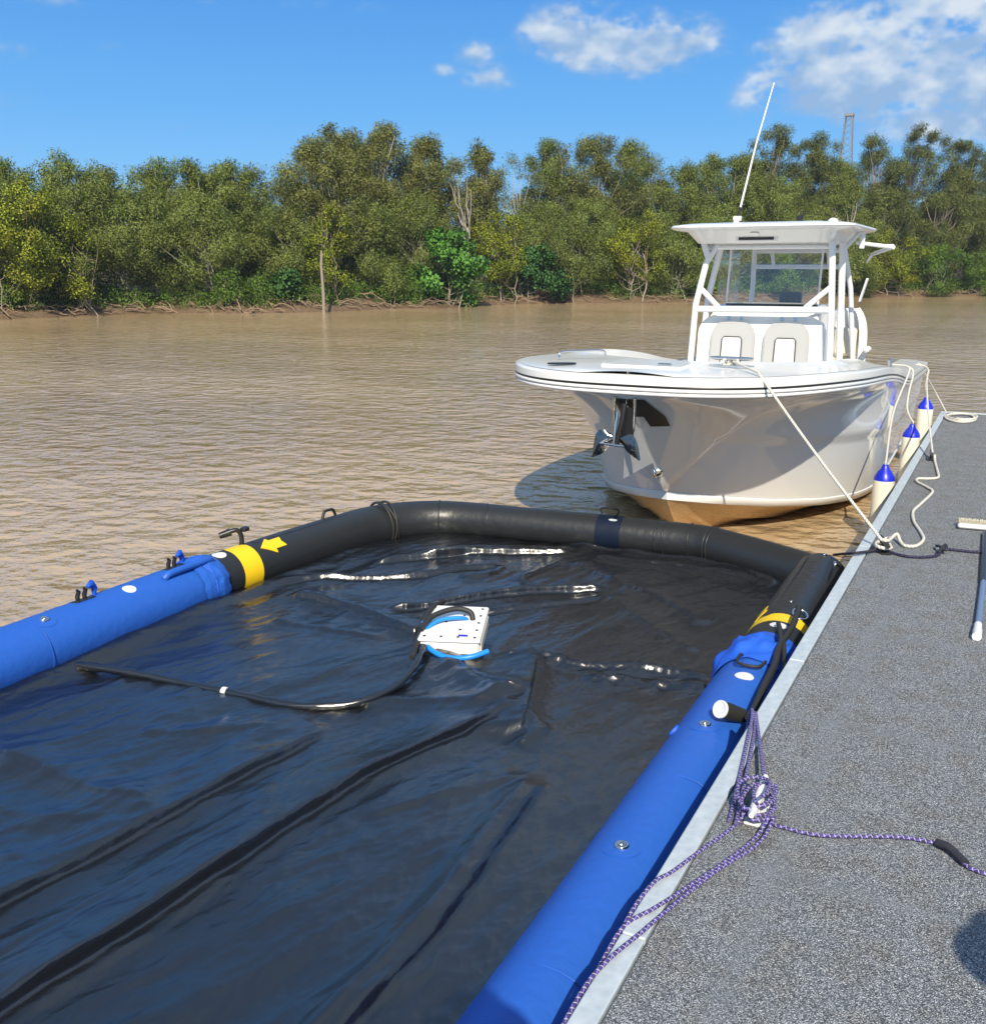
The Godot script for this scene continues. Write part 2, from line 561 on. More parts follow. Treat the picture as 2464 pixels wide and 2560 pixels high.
var sprays := {}
func spray(kind: String) -> Array:   # a twig's worth of leaves as loose triangles: [positions, normals]; tree crowns are filled with them
	if sprays.has(kind):
		return sprays[kind]
	var all := []
	for variant in 4:
		var pos := PackedVector3Array()
		var nor := PackedVector3Array()
		var count := 46
		var ln := 0.185
		var wd := 0.022
		var rad := 0.34
		var narrow := kind in ["olive", "gum", "dark", "thin"]
		if kind in ["yellow", "green"]:
			ln = 0.085; wd = 0.032; count = 30; rad = 0.28
		elif kind in ["bright", "glossy"]:
			ln = 0.15; wd = 0.07; count = 18; rad = 0.26
		elif kind == "thin":
			count = 26; ln = 0.17; wd = 0.019
		for i in count:
			var at := Vector3(rng.randfn(), rng.randfn(), rng.randfn()).normalized() * rad * pow(rng.randf(), 0.45)
			var dir := (at.normalized() * 0.6 + Vector3(rng.randfn(), rng.randfn(), rng.randfn()) * 0.5).normalized()
			if narrow:
				dir = (dir + Vector3(0, -0.5, 0)).normalized()
			var side := dir.cross(Vector3(rng.randfn(), rng.randfn(), rng.randfn())).normalized()
			var s := rng.randf_range(0.7, 1.25)
			var flat := side.cross(dir)
			if flat.dot(at) < 0.0:
				flat = -flat
			var nn := (flat * 0.45 + Vector3(at.x * 1.4, 0.75, at.z * 1.4)).normalized()
			var a := at
			var b := at + dir * ln * s * (0.35 if narrow else 0.45) + side * wd * s
			var d := at + dir * ln * s
			var e := at + dir * ln * s * (0.35 if narrow else 0.45) - side * wd * s
			if narrow:
				pos.append_array([e, d, b])
				nor.append_array([nn, nn, nn])
			else:
				pos.append_array([a, b, d, a, d, e])
				nor.append_array([nn, nn, nn, nn, nn, nn])
		all.append([pos, nor])
	sprays[kind] = all
	return all

func leafy(places: Array, kind: String) -> ArrayMesh:
	var v := PackedVector3Array()
	var n := PackedVector3Array()
	var c := PackedColorArray()
	var kinds := spray(kind)
	for q in places:
		var s: float = q[1]
		var y: Vector3 = ((q[3] if q.size() > 3 else Vector3(0.3, 0.6, 0.6)) + Vector3(rng.randfn(), rng.randfn(), rng.randfn()) * 0.25).normalized()
		var b := frame(Vector3.ZERO, y).basis * Basis(Vector3.UP, rng.randf() * TAU)
		var one: Array = kinds[rng.randi() % 4]
		v.append_array(Transform3D(b.scaled(Vector3(s, s, s)), q[0]) * (one[0] as PackedVector3Array))
		n.append_array(Transform3D(b, Vector3.ZERO) * (one[1] as PackedVector3Array))
		var cc := PackedColorArray()
		cc.resize(one[0].size())
		cc.fill(q[2])
		c.append_array(cc)
	var ar := []
	ar.resize(Mesh.ARRAY_MAX)
	ar[Mesh.ARRAY_VERTEX] = v
	ar[Mesh.ARRAY_NORMAL] = n
	ar[Mesh.ARRAY_COLOR] = c
	var am := ArrayMesh.new()
	am.add_surface_from_arrays(Mesh.PRIMITIVE_TRIANGLES, ar)
	return am

func scatter(places: Array, kind: String, called: String, parent: Node) -> MeshInstance3D:
	var o := MeshInstance3D.new()
	o.name = called if parent != self else numbered(called)
	o.mesh = leafy(places, kind)
	o.material_override = M["leaf " + kind]
	parent.add_child(o, true)
	return o

var TREES := [
		[-44.2,-30.5,6.5,1.9,"olive","olive feathery tree cut by the left edge of the photo, back row"],
		[-42.4,-32.0,6.7,1.6,"olive","olive tree standing behind the bright yellow-green mangrove at the far left"],
		[-42.5,-35.4,7.1,1.7,"olive","wispy-topped tree just right of the first dip in the skyline"],
		[-41.3,-36.6,6.9,1.4,"olive","shorter wispy tree in the notch left of the long level skyline"],
		[-41.1,-39.7,7.2,1.8,"olive","leaning pale-trunked tree at the left start of the long level skyline"],
		[-38.5,-40.1,7.2,1.7,"olive","rounded olive tree in the middle of the long level skyline"],
		[-37.6,-41.7,7.2,1.6,"olive","olive tree at the right end of the long level skyline"],
		[-36.9,-43.9,6.8,1.1,"thin","thin ragged tree in the sky gap before the tall pair of gum trees"],
		[-34.6,-45.0,8.6,2.0,"gum","broad brownish-topped tree on the left flank of the tallest left-hand crowns"],
		[-34.6,-47.7,9.3,1.6,"gum","tall brown-green tree left of the highest round crown"],
		[-33.8,-50.1,9.8,1.8,"gum","tallest round-crowned tree in the middle of the photo"],
		[-32.7,-53.3,9.6,1.5,"gum","narrow brown-tipped tree right of the highest round crown"],
		[-32.4,-55.6,8.8,1.0,"thin","sparse grey-green tree half hidden behind the bare dead tree"],
		[-30.9,-56.8,9.3,1.3,"gum","spindly brown-topped tree directly right of the bare dead tree"],
		[-30.7,-61.2,9.2,1.5,"thin","sparse silvery tree between the spindly tree and the brown dome-shaped tree"],
		[-29.5,-64.1,10.1,1.6,"olive","open-crowned olive tree left of the brown dome-shaped tree"],
		[-27.0,-64.8,10.3,2.4,"gum","brown dome-shaped tree above the bow of the white boat"],
		[-25.6,-68.4,10.2,1.9,"olive","pale olive tree right of the brown dome-shaped tree"],
		[-23.7,-68.6,9.4,1.7,"thin","sparse twiggy tree above the gap left of the boat's hardtop"],
		[-21.8,-69.6,8.8,1.7,"olive","low olive tree in the skyline dip left of the whip antenna"],
		[-20.9,-73.4,9.5,1.7,"olive","olive tree just left of the whip antenna's middle"],
		[-19.0,-74.5,9.8,1.7,"olive","olive tree crossed by the whip antenna"],
		[-17.6,-77.7,11.7,2.2,"dark","dark tall tree just right of the whip antenna"],
		[-15.5,-81.3,11.7,2.2,"dark","dark tall tree between the whip antenna and the lattice pylon"],
		[-13.6,-83.4,9.8,1.8,"olive","low tree in the notch in front of the lattice pylon"],
		[-11.8,-87.0,11.7,2.3,"dark","dark tree just right of the lattice pylon"],
		[-8.6,-91.6,12.8,3.0,"dark","highest dark tree on the right of the photo"],
		[-5.9,-93.4,12.0,2.2,"dark","dark tree right of the highest dark tree"],
		[-3.2,-97.4,11.7,2.7,"dark","dark tree touching the right edge of the photo"],
		[-40.8,-32.8,4.7,1.6,"olive","middle-height olive tree right behind the left mangroves"],
		[-39.7,-37.4,5.3,1.9,"olive","drooping olive tree above the driftwood roots on the left bank"],
		[-36.9,-38.8,5.5,2.0,"olive","wide olive tree with several straight pale stems at the water"],
		[-34.3,-42.2,5.0,1.5,"olive","shadowy olive tree left of the post standing in the water"],
		[-32.4,-46.5,5.5,1.7,"olive","open olive tree with forked pale trunks right of the post"],
		[-31.5,-50.2,6.0,1.7,"olive","grey-green tree behind the glossy bright bush"],
		[-28.6,-59.9,5.8,2.2,"olive","soft olive tree behind the dark glossy bush"],
		[-25.6,-62.3,6.1,2.4,"olive","soft olive tree with a leaning trunk above the boat's bow"],
		[-22.2,-65.1,5.5,2.1,"olive","olive tree close behind the boat's hardtop left corner"],
		[-19.3,-70.2,6.0,2.4,"olive","olive tree hidden partly by the left end of the hardtop"],
		[-16.4,-74.4,7.6,2.7,"olive","olive tree rising right above the middle of the hardtop"],
		[-13.3,-80.0,7.5,2.6,"olive","olive tree rising above the right end of the hardtop"],
		[-10.1,-84.4,7.6,2.7,"dark","shadowy brown-green tree above the outrigger arms"],
		[-6.2,-88.8,7.8,2.7,"dark","brown-green tree with bare twigs on the right bank"],
		[-2.9,-92.5,7.5,2.6,"dark","dark brown-green tree low at the right edge of the photo"],
		[-39.7,-30.5,5.5,1.8,"yellow","tallest bright yellow-green mangrove on the far left bank"],
		[-39.6,-29.1,3.8,1.5,"yellow","bright yellow-green mangrove touching the left edge of the photo"],
		[-39.1,-32.6,3.7,1.3,"yellow","bright yellow-green mangrove at the dark hollow in the left bank"],
		[-35.0,-38.2,1.9,1.0,"green","small fresh green bush above the driftwood roots"],
		[-33.3,-40.4,1.9,1.2,"glossy","dark glossy bush left of the post in the water"],
		[-32.3,-42.9,5.0,1.0,"yellow","bright green treetop just above the post in the water"],
		[-31.2,-46.7,2.5,1.2,"olive","small olive shrub left of the glossy bright bush"],
		[-28.8,-49.3,4.0,1.8,"bright","big round bush of glossy bright green leaves at the water"],
		[-28.4,-55.2,5.2,1.4,"yellow","yellow-green tree right of the glossy bright bush"],
		[-27.5,-56.9,3.3,1.9,"glossy","dark glossy bush behind the boat's bow tip"],
		[-25.4,-58.8,4.4,1.5,"olive","olive shrub tree on the bank above the boat's foredeck"],
		[-22.2,-61.6,5.1,1.7,"yellow","yellow-green shrub tree left of the hardtop's front post"],
		[-20.0,-64.1,3.5,1.7,"olive","olive shrub at the water beside the hardtop's left post"],
		[-15.5,-71.2,3.6,2.4,"green","green shrub seen through the boat's windscreen"],
		[-12.3,-77.4,3.4,1.9,"olive","olive shrub seen behind the right posts of the hardtop"],
		[-9.4,-81.2,4.4,2.2,"yellow","yellow-green tree right of the hardtop"],
		[-11.0,-78.7,2.4,1.5,"olive","low olive shrub on the bank beside the helm seat"],
		[-6.4,-84.4,3.7,2.4,"green","green shrub in the middle of the right-hand bank"],
		[-3.6,-87.7,3.0,2.0,"green","green shrub low at the right edge of the photo"]]

func build_tree(x: float, z: float, h: float, rad: float, kind: String, label: String) -> void:
	var bush := kind in ["bright", "glossy", "green"] or h < 2.7
	var names := {"olive": "she_oak_tree", "gum": "gum_tree", "dark": "dark_tree", "yellow": "mangrove_tree", "green": "green_shrub", "bright": "glossy_shrub", "glossy": "glossy_shrub", "thin": "thin_tree"}
	var called: String = "olive_shrub" if bush and kind == "olive" else names[kind]
	var base_y := 0.3
	var t := thing(called, label, "shrub" if bush else "tree", Vector3(x, base_y, z), 0.0, "shrubs on the far bank" if bush else "trees on the far bank")
	h -= base_y
	if not bush:
		rad *= 1.5
	var wood := Geo.new()
	var places := []
	var low := 0.04 if bush else (0.22 if kind in ["yellow", "dark"] else (0.28 if h < 6.5 else 0.32))
	var lobes := int(clampf(rad * h * (1.4 if kind == "thin" else 2.9), 9, 72))
	var stems := rng.randi_range(2, 4) if h < 6.5 else rng.randi_range(1, 3)
	if bush:
		stems = 4
	var tops := []
	for s in stems:
		var foot := Vector3(rng.randf_range(-0.35, 0.35) * rad, -0.4, rng.randf_range(-0.3, 0.3) * rad)
		var top := Vector3(rng.randf_range(-0.6, 0.6) * rad, h * rng.randf_range(0.75, 0.97), rng.randf_range(-0.5, 0.5) * rad)
		var path := []
		var radii := []
		var r0 := clampf(h * 0.011, 0.025, 0.10) * rng.randf_range(0.7, 1.25)
		var bend := Vector3(rng.randfn(), 0, rng.randfn()) * 0.05 * h
		for i in 11:
			var u := i / 10.0
			path.append(foot.lerp(top, u) + bend * sin(u * PI) + Vector3(rng.randfn(), 0, rng.randfn()) * 0.012 * h)
			radii.append(r0 * (1.0 - 0.85 * u))
		wood.tube(path, radii, 6, false)
		tops.append(path)
	var rough := noise(0.9, FastNoiseLite.TYPE_SIMPLEX_SMOOTH, 2, rng.randi() % 1000)
	for l in lobes:
		var u := (l + rng.randf()) / lobes
		var y := h * lerpf(low, 0.98, pow(u, 0.85))
		var prof := pow(sin(clampf((y / h - low) / (1.0 - low) * 0.84 + 0.14, 0, 1) * PI), 0.7) if not bush else sqrt(maxf(0.05, 1.0 - pow(y / h, 2.4)))
		var an := rng.randf() * TAU
		var k0 := 0.78 + 0.75 * rough.get_noise_3d(cos(an) * 1.3, y * 0.9, sin(an) * 1.3)
		var rr := rad * clampf(prof, 0.22, 1.0) * pow(rng.randf(), 0.42) * k0 * 1.1
		var at := Vector3(cos(an) * rr, y + rng.randfn() * 0.06 * rad, sin(an) * rr)
		var size := rng.randf_range(0.13, 0.30) * minf(rad, 2.2) + 0.13
		if bush:
			size *= 1.25
		elif y > h * 0.84:
			size *= 0.62
			at.y += rng.randf() * 0.05 * h
		var stem: Array = tops[rng.randi() % tops.size()]
		var from: Vector3 = stem[clampi(int(y / h * 10.0 * rng.randf_range(0.55, 0.85)), 1, 9)]
		var limb := []
		var lr := []
		for i in 5:
			var v := i / 4.0
			limb.append(from.lerp(at, v) + Vector3(0, -0.10 * sin(v * PI) * (at - from).length(), 0) + Vector3(rng.randfn(), rng.randfn(), rng.randfn()) * 0.035)
			lr.append(lerpf(clampf(h * 0.005, 0.014, 0.04), 0.008, v))
		wood.tube(limb, lr, 4, false)
		var many := int((17 if kind != "thin" else 11) * clampf(size / 0.4, 0.6, 1.7))
		if bush:
			many = int(many * 1.5)
		var tone := rng.randf_range(0.72, 1.22)
		var warm := rng.randf_range(-0.07, 0.09)
		for i in many:
			var q := Vector3(rng.randfn(), rng.randfn(), rng.randfn()).normalized() * pow(rng.randf(), 0.45) * size
			q.y *= 0.75
			if kind in ["olive", "gum", "dark"] and q.y < 0.0:
				q.y *= 1.6
			var k := tone * rng.randf_range(0.8, 1.2)
			places.append([at + q, rng.randf_range(0.7, 1.25), Color(k * (1 + warm), k, k * (1 - warm)), (q.normalized() * 0.5 + Vector3(at.x, (at.y - h * 0.45) * 0.8, at.z).normalized() * 0.55 + Vector3(0, 0.35, 0)).normalized()])
	part("trunk", wood, M["pale bark"] if kind in ["thin", "olive", "gum"] and rng.randf() < 0.75 else M["bark"], t)
	scatter(places, kind, "crown", t)

func build_bank_life() -> void:
	for q in TREES:
		build_tree(q[0], q[1], q[2], q[3], q[4], q[5])
	# the mass of low growth between and behind the trees
	var nz := noise(0.35, FastNoiseLite.TYPE_SIMPLEX_SMOOTH, 4, 77)
	var places := []
	var far := []
	for q in bank_line():
		if q[0].z > -18.0 or q[0].x > 30.0:
			continue
		for k in 30:
			var o := rng.randf_range(0.7, 3.6)
			var p: Vector3 = q[0] + q[1] * o + Vector3(rng.randf_range(-0.45, 0.45), 0, rng.randf_range(-0.45, 0.45))
			p.y = bank_height(o, p, nz) + rng.randf_range(0.0, 0.45 + o * 0.28)
			var c := rng.randf_range(0.5, 1.1)
			places.append([p, rng.randf_range(0.7, 1.3), Color(c, c, c)])
		for k in 40:
			var o := rng.randf_range(6.0, 13.0)
			var p: Vector3 = q[0] + q[1] * o + Vector3(rng.randf_range(-0.6, 0.6), 0, rng.randf_range(-0.6, 0.6))
			p.y = 0.9 + rng.randf_range(0.0, 1.0) * (3.4 + 1.6 * sin(p.x * 0.7) + p.z * -0.022)
			var c := rng.randf_range(0.5, 1.0)
			far.append([p, rng.randf_range(1.2, 2.2), Color(c, c, c)])
	var u := scatter(places, "green", "undergrowth", self)
	u.set_meta("kind", "stuff")
	u = scatter(far, "olive", "forest_behind", self)
	u.set_meta("kind", "stuff")
	# the bare dead tree
	var dd := thing("dead_tree", "bare dead tree with upright pale branches and no leaves", "tree", Vector3(-30.1, 0.3, -53.7))
	var g := Geo.new()
	var tr := [Vector3(0, -0.4, 0), Vector3(0.1, 2.2, 0), Vector3(0.05, 4.2, 0.1)]
	g.tube(smooth(tr, 4), 0.10, 6)
	part("trunk", g, M["pale bark"], dd)
	for k in 11:
		g = Geo.new()
		var an := rng.randf() * TAU
		var s: float = rng.randf_range(2.6, 4.2)
		var path := []
		var rr := []
		var reach := rng.randf_range(0.5, 1.4)
		var up := rng.randf_range(2.0, 3.9)
		for i in 7:
			var v := i / 6.0
			path.append(Vector3(0.06, s, 0.05) + Vector3(cos(an) * reach * pow(v, 0.7), up * v, sin(an) * reach * pow(v, 0.7)) + Vector3(rng.randfn(), 0, rng.randfn()) * 0.06)
			rr.append(lerpf(0.055, 0.015, v))
		g.tube(path, rr, 5, false)
		part("branch", g, M["pale bark"], dd)
	# the post in the water
	var po := thing("wooden_post", "weathered pale post standing in the water at the far bank", "post", Vector3(-30.75, -0.5, -40.2))
	g = Geo.new()
	g.tube([Vector3(0, 0, 0), Vector3(0.03, 1.4, 0), Vector3(-0.02, 2.8, 0.02), Vector3(0.02, 3.5, 0)], [0.085, 0.075, 0.065, 0.05], 8)
	part("shaft", g, M["bark"], po)
	# driftwood and exposed roots along the bank
	var log := thing("fallen_log", "thick curved grey log lying on the mud at the left bank", "log", Vector3(-36.1, 0.15, -38.4))
	g = Geo.new()
	g.tube(smooth([Vector3(-1.3, 0.25, -1.0), Vector3(-0.3, 0.05, -0.2), Vector3(0.5, 0.1, 0.3), Vector3(0.9, 0.5, 0.5)], 5), [0.08, 0.09, 0.1, 0.1, 0.11, 0.12, 0.13, 0.14, 0.15, 0.16, 0.16, 0.17, 0.17, 0.17, 0.16, 0.15], 8)
	part("trunk", g, M["driftwood"], log)
	var roots := Geo.new()
	for q in bank_line():
		if q[0].z > -20.0 or q[0].x > 12.0:
			continue
		for k in 4:
			if rng.randf() < 0.3:
				continue
			var o := rng.randf_range(0.1, 1.3)
			var p: Vector3 = q[0] + q[1] * o + Vector3(rng.randf_range(-0.6, 0.6), 0, rng.randf_range(-0.6, 0.6))
			var along := Vector3(q[1].z, 0, -q[1].x)
			var path := []
			var ln := rng.randf_range(0.25, 1.1)
			var tl := rng.randf_range(-1.0, 1.0)
			for i in 6:
				var v := i / 5.0
				var w: Vector3 = p + along * ln * (v - 0.5) * signf(tl) + q[1] * (tl * 0.7 * v)
				w.y = bank_height(o + tl * 0.5 * v, w, nz) + 0.02 + 0.22 * absf(tl) * sin(v * PI) + rng.randf_range(-0.04, 0.09)
				path.append(w)
			roots.tube(path, rng.randf_range(0.012, 0.038), 5, false)
	var ro := part("driftwood", roots, M["driftwood"], self)
	ro.set_meta("kind", "stuff")
	# lattice pylon behind the trees
	var py := thing("lattice_pylon", "tall grey lattice pylon rising behind the trees on the right", "pylon", Vector3(-33.0, 0, -205.0))
	g = Geo.new()
	var top := 29.6
	for c in [Vector2(-1, -1), Vector2(1, -1), Vector2(1, 1), Vector2(-1, 1)]:
		g.tube([Vector3(c.x * 2.2, 0, c.y * 2.2), Vector3(c.x * 0.62, top, c.y * 0.62)], 0.085, 5)
	part("leg_frame", g, M["lattice steel"], py)
	g = Geo.new()
	for k in 26:
		var y0 := top * k / 26.0
		var y1 := top * (k + 1) / 26.0
		var w0 := lerpf(2.2, 0.62, k / 26.0)
		var w1 := lerpf(2.2, 0.62, (k + 1) / 26.0)
		for s in [-1, 1]:
			g.tube([Vector3(-w0, y0, s * w0), Vector3(w1, y1, s * w1)], 0.042, 4, false)
			g.tube([Vector3(w0, y0, s * w0), Vector3(-w1, y1, s * w1)], 0.042, 4, false)
			g.tube([Vector3(s * w0, y0, -w0), Vector3(s * w1, y1, w1)], 0.06, 4, false)
	part("bracing", g, M["lattice steel"], py)
	g = Geo.new()
	g.box(Vector3(0, top + 0.15, 0), Vector3(1.6, 0.5, 1.6))
	part("cap", g, M["lattice steel"], py)
	g = Geo.new()
	for dy in [0.0, 2.2]:
		var path := []
		for i in 13:
			var v := i / 12.0
			path.append(Vector3(-0.6 - 70 * v, top - 4.5 - dy - 22 * v * (1.3 - v * 0.5), -8 * v))
		g.tube(path, 0.03, 4, false)
	part("power_line", g, M["lattice steel"], py)

# ------------------------------------------------------------------ floating dock
const DOCK_Y := 0.58
func build_dock() -> void:
	var t := thing("floating_dock", "long floating dock with speckled grey carpet and a galvanised metal edge", "dock", Vector3(0.5, 0, -4.5))
	var o := Vector3(-0.5, 0, 4.5)
	var g := Geo.new()
	g.box(Vector3(0.60, 0.53, -4.3) + o, Vector3(2.54, 0.10, 16.82), Basis(), 0.006)
	part("carpet", g, M["carpet"], t)
	var joints := [-12.76, -10.13, -8.27, -6.20, -4.16, -2.1, -0.1, 2.0, 4.1]
	for i in joints.size() - 1:
		g = Geo.new()
		var z0: float = joints[i] + 0.003
		var z1: float = joints[i + 1] - 0.003
		g.box(Vector3(-0.7045, 0.5595, (z0 + z1) / 2) + o, Vector3(0.063, 0.053, z1 - z0), Basis(), 0.004)
		part("edge_strip", g, M["galvanised"], t)
		g = Geo.new()
		g.box(Vector3(-0.7, 0.385, (z0 + z1) / 2) + o, Vector3(0.05, 0.29, z1 - z0), Basis(), 0.004)
		part("side_beam", g, M["dark steel"], t)
	g = Geo.new()
	g.box(Vector3(0.57, 0.5605, -12.742) + o, Vector3(2.48, 0.053, 0.055), Basis(), 0.004)
	part("end_strip", g, M["galvanised"], t)
	for z in [-11.0, -7.6, -4.2, -0.8, 2.6]:
		g = Geo.new()
		g.box(Vector3(0.6, 0.15, z) + o, Vector3(2.2, 0.62, 2.6), Basis(), 0.06)
		part("float", g, M["dock float"], t)

func cleat(called: String, label: String, at: Vector3, turn: float, m: Material) -> void:
	var t := thing(called, label, "cleat", at, turn, "cleats on the dock")
	var g := Geo.new()
	g.box(Vector3(0, 0.006, 0), Vector3(0.06, 0.012, 0.16), Basis(), 0.004)
	part("base", g, m, t)
	for s in [-1, 1]:
		g = Geo.new()
		g.tube([Vector3(0, 0.01, 0.035 * s), Vector3(0, 0.055, 0.032 * s)], 0.013, 10)
		part("post", g, m, t)
	g = Geo.new()
	g.tube([Vector3(0, 0.066, -0.13), Vector3(0, 0.062, -0.11), Vector3(0, 0.058, -0.05), Vector3(0, 0.058, 0.05), Vector3(0, 0.062, 0.11), Vector3(0, 0.066, 0.13)], [0.008, 0.013, 0.015, 0.015, 0.013, 0.008], 10)
	part("horn", g, m, t)

# ------------------------------------------------------------------ inflatable dry dock
func on_tube(a: Vector3, b: Vector3, r: float, along: float, ang: float) -> Vector3:   # ang 0 = top, positive towards the right of the way a->b
	var d := (b - a).normalized()
	var side := d.cross(Vector3.UP).normalized()
	var up := side.cross(d)
	return a + d * along + (up * cos(ang) + side * sin(ang)) * r

func patch(g: Geo, a: Vector3, b: Vector3, r: float, poly: PackedVector2Array, along: float, ang: float, lift := 0.002) -> void:   # a thin sheet (along, across) laid on a tube
	var q := PackedVector2Array()
	for i in poly.size():
		var e := poly[(i + 1) % poly.size()]
		var cuts := maxi(1, int(ceil(poly[i].distance_to(e) / 0.02)))
		for k in cuts:
			q.append(poly[i].lerp(e, k * 1.0 / cuts))
	if Geometry2D.is_polygon_clockwise(q):
		q.reverse()
	var mid := Vector2.ZERO
	for p in q:
		mid += p / q.size()
	var rings := []
	for k in 8:
		var row := PackedVector3Array()
		for p in q:
			var w: Vector2 = mid.lerp(p, k / 7.0)
			row.append(on_tube(a, b, r + lift * (1.0 if k < 7 else 0.9), along + w.x, ang + w.y / r))
		rings.append(row)
	g.grid(rings, true, true)
	var rim := PackedVector3Array()
	for p in q:
		rim.append(on_tube(a, b, r - 0.004, along + p.x, ang + p.y / r))
	g.grid([rings[7], rim], true, true)

func ellipse(rx: float, ry: float, k := 20) -> PackedVector2Array:
	var o := PackedVector2Array()
	for i in k:
		o.append(Vector2(cos(TAU * i / k) * rx, sin(TAU * i / k) * ry))
	return o

func valve(a: Vector3, b: Vector3, r: float, along: float, ang: float, m: Material, parent: Node) -> void:
	var g := Geo.new()
	patch(g, a, b, r, ellipse(0.07, 0.065), along, ang, 0.0025)
	var o := part("valve", g, m, parent)
	g = Geo.new()
	var p := on_tube(a, b, r, along, ang)
	var f := frame(p, p - on_tube(a, b, 0.0, along, ang))
	g.lathe([Vector2(0.026, 0.0), Vector2(0.026, 0.008), Vector2(0.022, 0.010), Vector2(0.016, 0.010), Vector2(0.014, 0.004), Vector2(0.006, 0.004), Vector2(0.006, 0.012), Vector2(0.0, 0.012)], 16, f)
	part("valve_cap", g, M["steel"], o)

func ring(called: String, at: Vector3, axis: Vector3, r: float, thick: float, m: Material, parent: Node) -> void:
	var g := Geo.new()
	g.tube(circle(at, axis, r, 36), thick, 8, false, true)
	part(called, g, m, parent)

func ruffle(a: Vector3, b: Vector3, r: float, s0: float, s1: float, amp: float, sd: int) -> Geo:
	var g := Geo.new()
	var nz := noise(1.0, FastNoiseLite.TYPE_SIMPLEX_SMOOTH, 3, sd)
	var rows := []
	for i in 19:
		var u := i / 18.0
		var row := PackedVector3Array()
		for j in 72:
			var an := TAU * j / 72
			var k := sin(u * PI)
			var rr := r + 0.003 + k * amp * (0.75 + 0.9 * nz.get_noise_3d(cos(an) * 1.6, sin(an) * 1.6, u * 2.6) + 0.35 * nz.get_noise_3d(cos(an) * 5, sin(an) * 5, u * 3.0))
			row.append(on_tube(a, b, rr, lerpf(s0, s1, u) + 0.02 * nz.get_noise_2d(an * 2.0, 5.0), an))
		rows.append(row)
	g.grid(rows, false, true)
	return g

